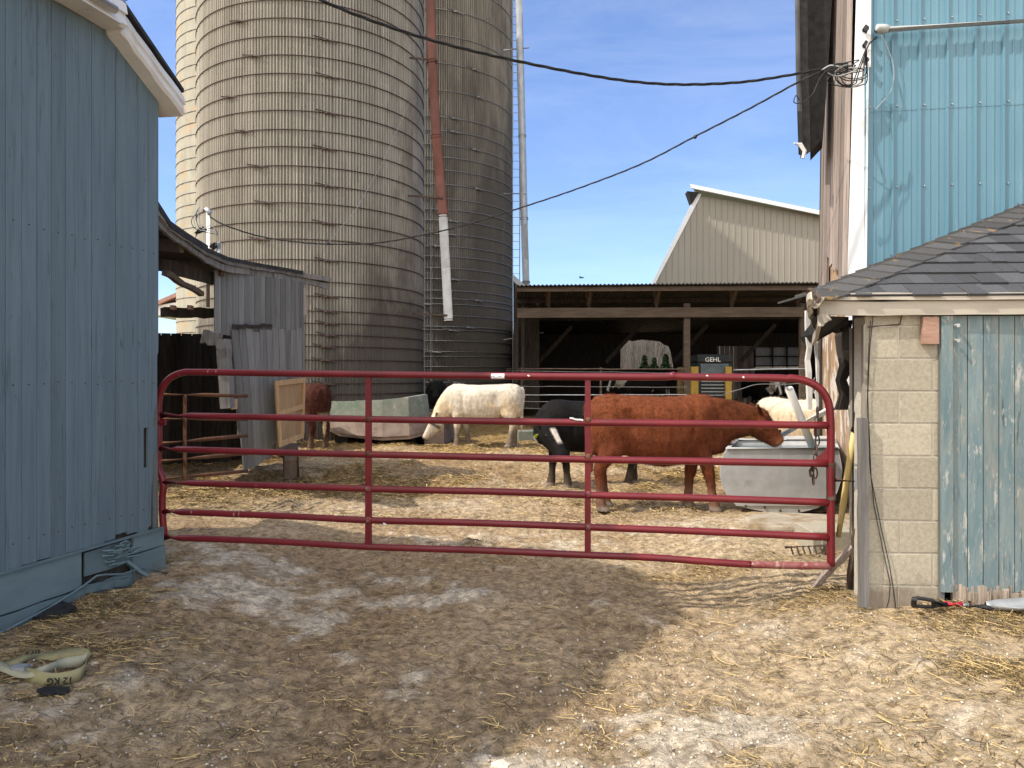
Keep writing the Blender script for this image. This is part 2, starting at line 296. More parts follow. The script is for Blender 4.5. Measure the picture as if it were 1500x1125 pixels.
LIME = [(380,880,.75,.6,1.25),(320,835,.6,.45,1.15),(440,910,.55,.35,1.0),(420,850,.5,.4,.9),(600,880,.5,.3,.85),(560,845,.5,.35,.7),(690,870,.4,.3,.5),(690,790,.9,.5,1),(820,795,.7,.4,.8),(1000,775,1.3,.5,.85),
        (1130,800,.7,.35,.8),(560,745,1.0,.6,.75),(660,740,.6,.7,.85),(870,1060,.35,.2,.9),(1000,1090,.5,.22,.9),(1120,1050,.5,.3,.7),(760,1120,.3,.15,.9),(1060,895,.6,.3,.8),(1150,925,.6,.35,.6),(1300,1000,.5,.3,.5),
        (620,1000,.3,.3,.35),(480,960,.6,.3,.4),(40,1090,.6,.25,.4),(1400,1100,.5,.2,.6)]
MUD = [(560,810,1.0,.25,.5),(690,793,.17,.09,1.3),(450,715,2.2,1.6,.9),(640,700,1.6,1.3,.8),(300,690,2,1.5,.9),(520,1000,.9,.6,.55),(640,1060,.5,.35,.5),(300,1000,.7,.5,.35),(850,920,.7,.5,.45),(950,800,.5,.15,.6),(850,660,4,1.6,.45),(1000,700,1.5,1.0,.6),(1180,850,.5,.25,.6),(1240,850,.3,.4,.9)]
STRAWM = [(260,735,1.6,1.4,.9),(430,775,1.4,.4,.45),(120,930,1.0,.55,.75),(60,1000,.8,.6,.7),(260,845,.5,.3,.7),(1230,905,.7,.25,1.1),(1400,950,1.2,.6,.7),(1300,930,.9,.4,.8),(1480,1040,.7,.5,.7),(1080,750,1.6,.4,.9),(1200,770,.8,.5,1),
         (880,735,1.3,.5,.75),(1180,840,.9,.3,1),(1020,845,.9,.35,.7),(800,960,.6,.5,.35),(620,830,1.2,.3,.4),(150,1060,.7,.35,.45),(430,1050,.6,.3,.4),(1120,980,1.0,.5,.4)]
def fields(X, Y):
    n1 = fbm(X, Y, 1.1, 5, 3); n2 = fbm(X, Y, 3.3, 5, 11); n3 = fbm(X, Y*.6, .35, 4, 23)
    lime = nsmooth(.30, .62, blobs(X, Y, LIME)*.62+(n2-.5)*1.1+(fbm(X, Y, 9, 4, 61)-.5)*.9+(n1-.5)*.4)
    mud = nsmooth(.34, .80, blobs(X, Y, MUD)*.62+(n1-.5)*1.1+(n2-.5)*.7+(fbm(X, Y, 9, 4, 66)-.5)*.7)
    st = blobs(X, Y, STRAWM)
    yard = nsmooth(8.5, 10.5, Y)
    st = np.maximum(st, yard*nsmooth(.40, .56, n3+.5*(n1-.5))*1.0)
    straw = nsmooth(.25, .8, st*.75+(n2-.5)*.9)
    return n1, n2, n3, lime, mud, straw, yard
xs = np.concatenate([[-500,-250,-120,-60,-35,-22,-14,-10,-8], np.arange(-6.5, 9.0, .045), [9.5,11,14,20,32,60,120,250,500]])
ys = np.concatenate([[-300,-100,-40,-15,-6,-2,0,.8], np.arange(1.4, 7.5, .035), np.arange(7.5, 13, .06), np.arange(13, 22, .14), np.arange(22, 36, .7), [38,42,50,65,90,150,300,600,1200]])
XX, YY = np.meshgrid(xs, ys); gx = XX.ravel(); gy = YY.ravel()
n1, n2, n3, lime, mud, straw, yard = fields(gx, gy)
bank = .15*nsmooth(1.3, 2.3, np.abs(gx+.1))*(1-nsmooth(6.5, 9, gy))
near = nsmooth(40, 25, gy)*nsmooth(-15, -5, gx)
def relief(x, y, n1, n2, mud, straw):
    fine = fbm(x, y, 9, 4, 31, .6)
    return (n1-.5)*.09+(n2-.5)*.06+(fine-.5)*.055+(fbm(x, y, 22, 2, 41)-.5)*.016+mud*(fbm(x, y, 6, 3, 5)-.45)*.05+straw*.012
gz = bank+relief(gx, gy, n1, n2, mud, straw)*(near*(.8+.8*yard)+.2)
clump = np.exp(-((gx-gp(693,793)[0])/.17)**2-((gy-gp(693,793)[1])/.1)**2); gz += clump*.05*(.5+fbm(gx, gy, 14, 2, 8))
n3b = fbm(gx, gy, .8, 4, 77)
def lerp(a, b, t): return a*(1-t[:,None])+np.array(b)*t[:,None]
def prints(x, y):
    rg = np.random.default_rng(12); d = np.zeros_like(x); dent_dark = np.zeros_like(x)
    for _ in range(620):
        u = rg.random(); py = 3.0*np.exp(u*math.log(17/3.0)); px = rg.uniform(-.55, .45)*py if py > 6 else rg.uniform(-2.2, 2.0)
        if py < 6 and rg.random() < .5: continue
        m = (np.abs(x-px) < .2) & (np.abs(y-py) < .2)
        if not m.any(): continue
        a = rg.uniform(0, 3.14); ux = (x[m]-px)*math.cos(a)+(y[m]-py)*math.sin(a); uy = -(x[m]-px)*math.sin(a)+(y[m]-py)*math.cos(a); r = np.sqrt((ux/.065)**2+(uy/.05)**2)
        k = rg.uniform(.5, 1.0); d[m] += k*(-.026*np.exp(-r**2*1.2)+.011*np.exp(-((r-1.5)/.4)**2)); dent_dark[m] = np.maximum(dent_dark[m], .6*k*np.exp(-r**2))
    for x0, sl in ((-.98, -.02), (.42, .02)):
        t = x-(x0+sl*(y-3)); w = np.exp(-(t/.10)**2)*nsmooth(1.5, 2, y)*nsmooth(7, 5, y)*nsmooth(.35, .6, fbm(x, y, .8, 3, 55)+.1); d += -.016*w+.008*np.exp(-((np.abs(t)-.15)/.04)**2)*nsmooth(7, 5, y)+.006*w*np.sin((y+np.abs(t)*.8)*42); dent_dark = np.maximum(dent_dark, .25*w)
    return d, dent_dark
dpr, dent_darkp = prints(gx, gy); gz += dpr
col = lerp(np.tile(np.array([.42,.305,.19]), (len(gx), 1)), (.54,.42,.28), nsmooth(.38, .64, n1*.6+n3b*.4+.07*nsmooth(0, 2.5, gx)))
# worn drive is pinker and paler towards the right-hand side
col = lerp(col, (.58,.47,.33), .7*nsmooth(.4, 2.2, gx)*nsmooth(8, 6, gy))
col = lerp(col, (.30,.205,.095), straw*.62)
col = lerp(col, (.40,.265,.10), straw*yard*.75)
col = lerp(col, (.25,.155,.06), .5*yard*nsmooth(.60,.40,n3b*.6+n2*.4))
col = lerp(col, (.72,.63,.51), lime*.92*(1-.75*nsmooth(6.5, 8.5, gy)))
col = lerp(col, (.125,.088,.052), mud*.55*(1-.35*nsmooth(9,6,gy)))
col = lerp(col, (.10,.072,.048), dent_darkp*.7)  # colour goes darker inside hoof prints and ruts
col = lerp(col, (.035,.026,.018), clump)
col = lerp(col, (.10,.12,.055), nsmooth(38, 44, gy))
nx, ny = len(xs), len(ys)
me = bpy.data.meshes.new('ground')
idx = np.arange(nx*ny).reshape(ny, nx)
quads = np.stack([idx[:-1,:-1], idx[:-1,1:], idx[1:,1:], idx[1:,:-1]], -1).reshape(-1, 4)
me.vertices.add(nx*ny); me.vertices.foreach_set('co', np.stack([gx, gy, gz], 1).ravel())
me.loops.add(quads.size); me.loops.foreach_set('vertex_index', quads.ravel().astype(np.int32))
me.polygons.add(len(quads)); me.polygons.foreach_set('loop_start', np.arange(0, quads.size, 4, dtype=np.int32)); me.polygons.foreach_set('loop_total', np.full(len(quads), 4, dtype=np.int32))
me.update(); me.polygons.foreach_set('use_smooth', [True]*len(quads))
a = me.color_attributes.new('coat', 'FLOAT_COLOR', 'POINT'); a.data.foreach_set('color', np.concatenate([col, np.ones((len(col), 1))], 1).ravel())
MT['ground'] = mat('farmyard_dirt', (.50,.48,.45), (1.36,1.33,1.27), (16,16,16), .34, .66, layers=[((.34,.29,.24),(38,38,38),.57,.68), ((.38,.28,.17),(15,15,15),.60,.72), ((1.5,1.42,1.3),(60,60,60),.65,.69), ((.42,.38,.33),(7,7,7),.60,.78), ((1.4,1.3,1.05),(26,90,20),.62,.70), ((1.35,1.25,1.0),(95,24,20),.64,.72)], rough=.97, bump=1.0, bsc=(30,30,30), bdist=.05, tint=0, attr='coat', detail=10, spec=.15)
me.materials.append(MT['ground']); ground = link(bpy.data.objects.new('ground', me)); ground['kind'] = 'structure'
import bisect
gzg = gz.reshape(ny, nx)
def hgt(x, y):
    i = max(0, min(nx-2, bisect.bisect_right(xs.tolist() if False else XSL, x)-1)); j = max(0, min(ny-2, bisect.bisect_right(YSL, y)-1))
    u = (x-XSL[i])/(XSL[i+1]-XSL[i]); v = (y-YSL[j])/(YSL[j+1]-YSL[j])
    return float((gzg[j,i]*(1-u)+gzg[j,i+1]*u)*(1-v)+(gzg[j+1,i]*(1-u)+gzg[j+1,i+1]*u)*v)
XSL = xs.tolist(); YSL = ys.tolist()
def hgt_np(x, y):
    i = np.clip(np.searchsorted(xs, x)-1, 0, nx-2); j = np.clip(np.searchsorted(ys, y)-1, 0, ny-2)
    u = (x-xs[i])/(xs[i+1]-xs[i]); v = (y-ys[j])/(ys[j+1]-ys[j])
    return (gzg[j,i]*(1-u)+gzg[j,i+1]*u)*(1-v)+(gzg[j+1,i]*(1-u)+gzg[j+1,i+1]*u)*v

# loose straw, scattered as one mass
def scatter_straw():
    N = 1000000
    u = RNG.random(N); Y = 1.9*np.exp(u*math.log(21/1.9)); X = (RNG.random(N)*1.5-.76)*Y*1.02
    f1, f2, f3, lm, md, st, yd = fields(X, Y)
    dens = .10+.95*st-.22*lm-.2*md; dens *= np.where(Y < 8, .50, .50)
    dens *= (fbm(X, Y, 5, 3, 91) > .42)*1.0+.15
    # keep off the blue shed and the block shed
    ok = (X > -2.62-.25*(5.5-Y)) | (Y > 5.6)
    ok &= ~((X > 2.2) & (Y > 4.6) & (Y < 9.5)); ok &= (X > -5.8) & (X < 6.5)
    keep = (RNG.random(N) < dens) & ok
    X = X[keep]; Y = Y[keep]; n = len(X); near = np.clip((8-Y)/6, 0, 1)
    L = (.02+.085*RNG.random(n)**2.2)*(1+.25*(RNG.random(n) < .05)*3); L = np.where(Y > 8, L*1.25, L)
    w = np.where(Y > 8, .0045+.006*RNG.random(n), .0014+.0026*RNG.random(n))
    an = RNG.random(n)*2*np.pi; tilt = (RNG.random(n)-.4)*.35
    z = hgt_np(X, Y)+.003+.012*RNG.random(n)
    dx = np.cos(an)*L; dy = np.sin(an)*L; bx = -np.sin(an); by = np.cos(an); bend = (RNG.random(n)-.5)*.35*L
    V = np.zeros((n, 6, 3)); dz = np.abs(tilt)*L
    for k, s in enumerate((-.5, 0, .5)):
        cx = X+dx*s+bx*bend*(1-abs(2*s)); cy = Y+dy*s+by*bend*(1-abs(2*s)); cz = z+dz*(s+.5)
        gzz = hgt_np(cx, cy)+.002; cz = np.maximum(cz, gzz)
        V[:,2*k,0] = cx+bx*w/2; V[:,2*k,1] = cy+by*w/2; V[:,2*k,2] = cz
        V[:,2*k+1,0] = cx-bx*w/2; V[:,2*k+1,1] = cy-by*w/2; V[:,2*k+1,2] = cz+w*.4
    base = np.arange(n)[:,None]*6
    Q = np.concatenate([base+np.array([0,1,3,2]), base+np.array([2,3,5,4])], 1).reshape(-1, 4)
    me = bpy.data.meshes.new('loose_straw'); me.vertices.add(n*6); me.vertices.foreach_set('co', V.ravel())
    me.loops.add(Q.size); me.loops.foreach_set('vertex_index', Q.ravel().astype(np.int32)); me.polygons.add(len(Q))
    me.polygons.foreach_set('loop_start', np.arange(0, Q.size, 4, dtype=np.int32)); me.polygons.foreach_set('loop_total', np.full(len(Q), 4, dtype=np.int32)); me.update()
    t = RNG.random(n)**1.3; t = np.where(RNG.random(n) < .3, -.25+.2*RNG.random(n), t); a = me.attributes.new('tint', 'FLOAT', 'FACE'); a.data.foreach_set('value', np.repeat(t, 2))
    me.materials.append(MT['straw']); o = link(bpy.data.objects.new('loose_straw', me))
    tag(o, 'loose golden straw scattered over the dirt drive and yard', 'straw', kind='stuff'); print('straw', n)
scatter_straw()
def scatter_chips():
    N = 60000; u = RNG.random(N); Y = 1.9*np.exp(u*math.log(9/1.9)); X = (RNG.random(N)*1.5-.76)*Y*1.02
    f1, f2, f3, lm, md, st, yd = fields(X, Y)
    ok = ((X > -2.6-.25*(5.5-Y)) | (Y > 5.6)) & ~((X > 2.2) & (Y > 4.6)) & (X > -5.8)
    keep = (RNG.random(N) < (.05+.28*lm+.16*(X > 0)*(Y < 5.5)+.12*(X < -1)*(Y < 3.6))*.8) & ok
    X = X[keep]; Y = Y[keep]; n = len(X); r = .0025+.009*RNG.random(n)**2.5; z = hgt_np(X, Y)+r*.25
    dirs = np.array([[1,0,0],[0,1,0],[-1,0,0],[0,-1,0],[0,0,.8],[0,0,-.6]], float)
    V = np.stack([X, Y, z], 1)[:,None,:]+dirs[None]*r[:,None,None]*(.6+.8*RNG.random((n, 6, 1)))
    base = np.arange(n)[:,None]*6; T = np.array([[0,1,4],[1,2,4],[2,3,4],[3,0,4],[1,0,5],[2,1,5],[3,2,5],[0,3,5]]).ravel()
    Q = (base+T[None]).reshape(-1, 3)
    me = bpy.data.meshes.new('gravel_chips'); me.vertices.add(n*6); me.vertices.foreach_set('co', V.ravel())
    me.loops.add(Q.size); me.loops.foreach_set('vertex_index', Q.ravel().astype(np.int32)); me.polygons.add(len(Q))
    me.polygons.foreach_set('loop_start', np.arange(0, Q.size, 3, dtype=np.int32)); me.polygons.foreach_set('loop_total', np.full(len(Q), 3, dtype=np.int32)); me.update()
    a = me.attributes.new('tint', 'FLOAT', 'FACE'); a.data.foreach_set('value', np.repeat(RNG.random(n), 8))
    me.materials.append(MT['stone']); o = link(bpy.data.objects.new('gravel_chips', me))
    tag(o, 'small pale limestone chips strewn over the dirt drive', 'gravel', kind='stuff')
scatter_chips()

def grime_shade(o, fn):
    me = o.data; n = len(me.vertices); co = np.empty(n*3); me.vertices.foreach_get('co', co); co = co.reshape(-1, 3)+np.array(worldloc(o))
    a = me.attributes.new('grime_shade', 'FLOAT', 'POINT'); a.data.foreach_set('value', np.clip(fn(co), 0, 1.2)); return o
# ------------------------------------------------------------------ blue wooden shed, left
def blue_shed():
    C = Vector((-2.63, 5.5, 0)); U = Vector((-.243, -.97, 0)).normalized(); Nn = Vector((.97, -.243, 0)).normalized(); Z = Vector((0, 0, 1))
    root = thing('blue_wooden_shed', 'faded blue wooden shed with vertical boards and white roof trim at the left', 'shed', (-4.0, 2.5, .1))
    def q(s, n, z): return C+U*s+Nn*n+Z*z
    def top(s): return 3.70+.27*min(1, s/.5)-(.05*sstep(.5, 1.1, s))
    mb = MB(); s = 0; zb = .47; k = 0
    cols = []
    while s < 7.5:
        w = .105+random.uniform(-.004, .004)
        g = .0045 if k % 2 else .002
        off = random.uniform(-.0015, .0015); t = random.uniform(.2, .8)
        b0 = zb+random.uniform(-.008, .008)+(random.uniform(0, .03) if random.random() < .15 else 0)
        if k == 0:                                # last board: rotten and broken off along its edge
            pts = [(.0,3.7),(w-g,top(w)),(w-g,.50),(.14,.48),(.10,.50),(.105,.75),(.085,.9),(.10,1.02),(.04,1.12),(.012,1.30),(.02,1.6),(.0,1.9)]
            pts = [(0.0,top(0)),(w-g,top(w)),(w-g,.49),(.075,.5),(.07,.78),(.055,.86),(.062,.98),(.03,1.05),(.028,1.18),(.055,1.24),(.045,1.33),(.018,1.38),(.012,1.75),(.0,1.78)]
            mb.prism([q(a, -.022, z) for a, z in pts], Nn*.022, .5)
        elif k == 1:
            for (a, b, z0, z1) in ((s, s+w-g, 1.22, None), (s, s+w-g, b0, .93), (s+.045, s+w-g, .93, 1.22)):
                P4 = [q(a, -.022+off, z0), q(b, -.022+off, z0), q(b, -.022+off, z1 or top(b)), q(a, -.022+off, z1 or top(a))]
                mb.prism(P4, Nn*.022, t)
        else:
            a, b = s, s+w-g
            P4 = [q(a, -.022+off, b0), q(b, -.022+off, b0+random.uniform(-.004, .004)), q(b, -.022+off, top(b)), q(a, -.022+off, top(a))]
            mb.prism(P4, Nn*.022, t)
        s += w; k += 1
    grime_shade(mb.build('siding', MT['blue_wood'], root), lambda c: np.where(c[:,2] < .6, .30, -.1))
    for zz in (.62, 1.55, 2.5):
        mb = MB()
        for k in range(70): p = q(.05+k*.105, .001, zz+random.uniform(-.01,.01)); mb.beam(p, p+Nn*.003, .007, .007, t=.1)
        tag(mb.build('nail_row', MT['rust_dark'], root), kind='stuff')
    # dark backing plus the return walls
    mb = MB(); mb.prism([q(0.03, -.03, .12), q(7.4, -.03, .12), q(7.4, -.03, 3.8), q(.03, -.03, 3.6)], Nn*-.08)
    mb.prism([q(.03, -.12, .05), q(.03, -3.2, .05), q(.03, -3.2, 3.5), q(.03, -.12, 3.5)], U*.08)
    mb.build('inner_wall', MT['dark_wood'], root)
    mb = MB(); mb.prism([q(-.045, -.10, .2), q(.02, -.10, .2), q(.02, -.10, 3.4), q(-.01, -.10, 3.4)], Nn*.065, .45); mb.build('corner_post', MT['blue_grey_wood'], root)
    # skirt boards below the siding
    mb = MB()
    def sk(s0, s1, z0, z1, n0, n1, t):
        n = max(2, int((s1-s0)/.15)); up = []; dn = []
        for i in range(n+1):
            a = s0+(s1-s0)*i/n; up.append((a, z1+random.uniform(-.006, .003))); dn.append((a, z0+random.uniform(-.004, .004)))
        mb.prism([q(a, n0, z) for a, z in dn+up[::-1]], Nn*(n1-n0), t)
    sk(-.05, .26, .33, .455, -.012, .008, .6); sk(-.055, .27, .05, .325, -.012, .016, .4)
    sk(.72, 7.5, .225, .455, -.012, .012, .55); sk(.28, .68, .28, .44, -.012, -.002, .3); sk(.28, 7.5, .0, .215, -.012, .018, .45)
    # drip ledge
    mb.beam(q(-.03, .012, .463), q(7.5, .012, .463), .03, .012, t=.25)
    grime_shade(mb.build('skirt_board', MT['blue_skirt'], root), lambda c: 1.0-(c[:,2]-.08)/.16)
    mb = MB()                                     # rotten splinters of the skirt
    for i in range(26):
        a = random.uniform(.30, .55); z = random.uniform(.30, .44)
        mb.ragbeam(q(a, .006, z), q(a-random.uniform(.03, .14), random.uniform(.012, .035), z+random.uniform(-.02, .02)), .018, .008, 3, .003, t=random.random())
    mb.ragbeam(q(.20, .05, .17), q(.34, .02, .30), .05, .02, 3, .004, t=.5)
    mb.ragbeam(q(.34, .03, .16), q(.70, .02, .21), .03, .05, 6, .006, t=.2)
    mb.build('splintered_skirt', MT['blue_skirt'], root)
    # roof edge: sloping metal cap at the end, soffit and gutter nearer the viewer
    mb = MB()
    def dent(s0, z0, s1, z1, n=9, hh=.17, out=.13):
        rows = []
        for i in range(n+1):
            f = i/n; a = s0+(s1-s0)*f; z = z0+(z1-z0)*f; j = random.uniform(-.008, .008)
            prof = [(-.10, -.015), (out-.02+j, -.02+j), (out, .0+j), (out-.012+j, hh*.45), (out+.004, hh*.5+j), (out-.01, hh+j), (.03, hh+.03), (-.10, hh+.03)]
            rows.append([q(a, n_, z+z_) for n_, z_ in prof])
        v = [p for r in rows for p in r]; m = len(rows[0]); fs = []
        for i in range(n):
            for k in range(m): fs.append((i*m+k, i*m+(k+1)%m, (i+1)*m+(k+1)%m, (i+1)*m+k))
        fs += [tuple(range(m))[::-1], tuple(range(n*m, n*m+m))]; mb.add(v, fs, .6)
    dent(-.13, 3.585, .50, 3.93, hh=.13)
    mb.build('roof_trim', MT['trim'], root)
    mb = MB(); dent(.50, 3.96, 7.4, 3.92, 14, .15, .17); mb.beam(q(.56, .10, 3.94), q(7.4, .10, 3.90), .16, .012, t=.5)
    mb.build('soffit', MT['trim'], root)
    mb = MB(); mb.tube([q(.64, .20, 3.99), q(3, .20, 3.97), q(7.4, .20, 3.95)], .028, 10); mb.build('gutter_pipe', MT['trim'], root, True)
    mb = MB()
    mb.prism([q(-.13, .12, 3.74), q(.5, .15, 4.09), q(.5, -3.5, 4.7), q(-.13, -3.5, 4.35)], Z*.03); mb.prism([q(.5, .17, 4.12), q(7.4, .17, 4.08), q(7.4, -3.5, 4.7), q(.5, -3.5, 4.75)], Z*.03)
    mb.build('roof', MT['black_felt'], root)
    # holes and gouges: few pale chips
    return q
SHQ = blue_shed()
# big barn standing out of frame to the left; its gable throws the shadow across the drive
def left_barn():
    root = thing('tall_barn', 'tall faded blue barn standing behind the left shed, outside the picture', 'barn', (-7.5, 3, .0))
    prof = [(.0, 0), (.0, 4.3), (1.43, 5.8), (2.16, 6.62), (2.73, 7.27), (3.87, 7.1), (4.8, 6.2), (4.8, 0)]
    mb = MB(); mb.prism([(-4.5, y, z) for y, z in prof], (-6, 0, 0)); mb.build('wall', MT['blue_wood'], root)
left_barn()
cc = MB(); pts = []
for s, z, n in ((-.0, .10, .10), (.22, .20, .05), (.40, .20, .045), (.55, .235, .04), (.62, .245, .036), (.75, .205, .04), (1.0, .15, .045), (1.3, .11, .05), (1.9, .10, .06), (3, .13, .05), (5, .12, .06)):
    pts.append(SHQ(s, n, z+.03))
cc.tube(pts, .007, 6); tag(cc.build('cord', MT['cord_blue'], smooth=True), 'thin blue-grey cord running along the foot of the blue shed', 'cord')

# ------------------------------------------------------------------ silos
def silo(root, cx, cy, R, H, hoops, wood, hoopmat, nst=60, fl=4, amp=.021, lug_angs=(), seed=1, cap=True, z0=0., staves=True, hr=.0125, grimeh=5.5):
    rnd = random.Random(seed); nseg = nst*fl*6 if staves else 120; V = []; Fc = []; T = []; GR = []; GV = []
    if staves:
        per = fl*6
        for s in range(nst):
            off = (s % 2)*.38+rnd.uniform(-.015, .015); js = [z0]; z = z0+off if off > .05 else z0+.76
            while z < H-.1: js.append(z); z += .76
            js.append(H); zz = [z0]; tt = []
            t0 = rnd.uniform(.35, .65)
            for a, b in zip(js[:-1], js[1:]):
                zz += [b-.008, b]; tt += [min(1, max(0, t0+rnd.uniform(-.10, .10))), .02 if rnd.random() < .45 else .45]
            base = len(V); cols = per+1
            for z in zz:
                for k in range(cols):
                    a = 2*math.pi*(s+k/per*.995)/nst; ph = (k % 6)/6*2*math.pi
                    edge = (k == 0 or k == per)
                    r = R+amp*math.cos(ph)*1.0 if not edge else R+amp*.2
                    V.append((cx+r*math.sin(a), cy-r*math.cos(a), z)); GR.append(max(0, 1-(z-z0)/grimeh)+.50*max(0, math.sin(a-.15))); GV.append(1.0 if math.cos(ph) < -.4 else (.35 if math.cos(ph) < .6 else 0))  # grime towards the base, plus shade painted onto the right side
            for i in range(len(zz)-1):
                for k in range(per):
                    b = base+i*cols+k; Fc.append((b, b+1, b+cols+1, b+cols)); T.append(tt[i])
    else:
        for z in (z0, H):
            for k in range(nseg):
                a = 2*math.pi*k/nseg; V.append((cx+R*math.sin(a), cy-R*math.cos(a), z)); GR.append(0)
        for k in range(nseg): Fc.append((k, (k+1) % nseg, nseg+(k+1) % nseg, nseg+k)); T.append(.5)
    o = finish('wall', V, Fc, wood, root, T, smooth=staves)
    if staves: o.data.set_sharp_from_angle(angle=math.radians(80))
    a = o.data.attributes.new('grime_shade', 'FLOAT', 'POINT'); a.data.foreach_set('value', GR)
    if GV: a = o.data.attributes.new('groove', 'FLOAT', 'POINT'); a.data.foreach_set('value', GV)
    if cap:
        mb = MB(); n = 48; v = []; fs = []
        for i in range(8):
            t = i/8*math.pi/2
            for k in range(n): a2 = 2*math.pi*k/n; v.append((cx+(R+.1)*math.cos(t)*math.sin(a2), cy-(R+.1)*math.cos(t)*math.cos(a2), H+R*.75*math.sin(t)))
        for i in range(7):
            for k in range(n): fs.append((i*n+k, i*n+(k+1) % n, (i+1)*n+(k+1) % n, (i+1)*n+k))
        fs.append(tuple(range(7*n, 8*n))); mb.add(v, fs); mb.build('dome', MT['galv_dull'], root, True)
    proto = None; n = 120; lugp = None
    Rr = R+amp+hr*.6
    for i, (z, la) in enumerate(hoops):
        if proto is None:
            V = []; Fc = []
            for k in range(n):
                a = 2*math.pi*k/n
                for m in range(6):
                    b = 2*math.pi*m/6; r = Rr+hr*math.cos(b); V.append((cx+r*math.sin(a), cy-r*math.cos(a), hr*math.sin(b)))
            for k in range(n):
                for m in range(6): Fc.append((k*6+m, ((k+1) % n)*6+m, ((k+1) % n)*6+(m+1) % 6, k*6+(m+1) % 6))
            proto = finish('hoop', V, Fc, hoopmat, root, smooth=True); me = proto.data; base = proto.location.copy(); h = proto
        else:
            h = proto.copy(); link(h); h.parent = root
        h.location = base+Vector((0, 0, z)); h.rotation_euler = (0, 0, 0)
        if la is not None:
            mb = MB(); a = la
            def rp(a, r, zz): return (cx+r*math.sin(a), cy-r*math.cos(a), zz)
            d = .27/R; up = .085
            mb.tube([rp(a-d, Rr, z+up*.8), rp(a, Rr+.035, z+.012), rp(a+d*.7, Rr+.03, z-.03)], hr*1.1, 5, t=.5)
            mb.tube([rp(a-d*.6, Rr, z-.0), rp(a+d*.2, Rr+.045, z-.02), rp(a+d*1.1, Rr+.03, z-.045)], hr*1.1, 5, t=.5)
            mb.box((rp(a, Rr, 0)[0]-.05, rp(a, Rr, 0)[1]-.05, z-.03), (rp(a, Rr, 0)[0]+.05, rp(a, Rr, 0)[1]+.0, z+.02), .7)
            me2 = mb.build('hoop_lug', hoopmat, h)
    return o
def pyz(py, Y): return EYE-(py-550)/F*Y
# front silo: centre (-5.61, 20.96), radius 3.05
SX, SY, SR = -5.61, 20.96, 3.05
root = thing('concrete_stave_silo', 'nearest beige concrete stave silo with dark rusty hoops, lit on its left side', 'silo', (SX, SY, 0), 'concrete stave silos in the farmyard')
hs = []; rr = random.Random(3); Yf = SY-SR; z = .55
ys_ph = [578,562,545,527,507,490,473,455,433,412,380,350,325,297,270,243,215,190,162,136,108,81,54,27]
for i, py in enumerate(ys_ph):
    la = None
    if i % 2 == 0 or i < 9: la = .345+rr.uniform(-.02, .02)
    else: la = -.24+rr.uniform(-.28, .18)
    hs.append((pyz(py, Yf), la if rr.random() < .95 else None))
z = pyz(27, Yf)
while z < 17.6: z += .44; hs.append((z, None))
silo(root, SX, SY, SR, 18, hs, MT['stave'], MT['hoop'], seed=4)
# rear right silo
S2X, S2Y, S2R = -3.3, 28.8, 3.3
root2 = thing('concrete_stave_silo', 'darker grey concrete stave silo behind the beige one, with pale galvanised hoops', 'silo', (S2X, S2Y, 0), 'concrete stave silos in the farmyard')
hs = []; Yf = S2Y-S2R
for i, py in enumerate([560,548,537,522,515,499,483,478,462,445,437,425,408,392,375,360,342,322,306,290,269,248,229,211,190,170,131,91,50,12]):
    hs.append((pyz(py, Yf), (math.radians(rr.choice([-8, 8, 22, 35])+rr.uniform(-4, 4))) if rr.random() < .8 else None))
z = pyz(12, Yf)
while z < 22: z += .9; hs.append((z, None))
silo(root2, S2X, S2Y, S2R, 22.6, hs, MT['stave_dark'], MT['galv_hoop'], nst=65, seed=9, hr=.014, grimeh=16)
# far left silo: plain cream with orange stains
S3X, S3Y, S3R = -9.9, 27.6, 2.4
root3 = thing('concrete_stave_silo', 'narrow cream silo with orange rust stains showing left of the beige silo', 'silo', (S3X, S3Y, 0), 'concrete stave silos in the farmyard')
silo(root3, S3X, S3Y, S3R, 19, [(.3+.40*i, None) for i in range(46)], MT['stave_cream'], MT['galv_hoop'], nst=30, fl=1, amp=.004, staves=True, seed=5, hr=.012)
# ladders / chutes beside the silos
def ladder(name, label, x, y, ztop, w=.36, mt='galv_dull', dirx=1):
    r = thing(name, label, 'ladder', (x, y, 0)); mb = MB()
    for s in (0, 1): mb.tube([(x+s*w, y, 0), (x+s*w, y, ztop)], .018, 6)
    mb.build('rail', MT[mt], r)
    mb = MB(); z = .3
    while z < ztop: mb.tube([(x, y, z), (x+w, y, z)], .011, 5); z += .3
    tag(mb.build('rung', MT[mt], r), kind='stuff'); return r
ladder('silo_ladder', 'thin steel ladder running up the gap between the two big silos', P(622,0,25.3).x, 25.25, 19.5, .22)
ladder('silo_ladder', 'thin steel ladder on the right edge of the darker silo', P(751,0,28.0).x, 27.6, 19.5, .26)
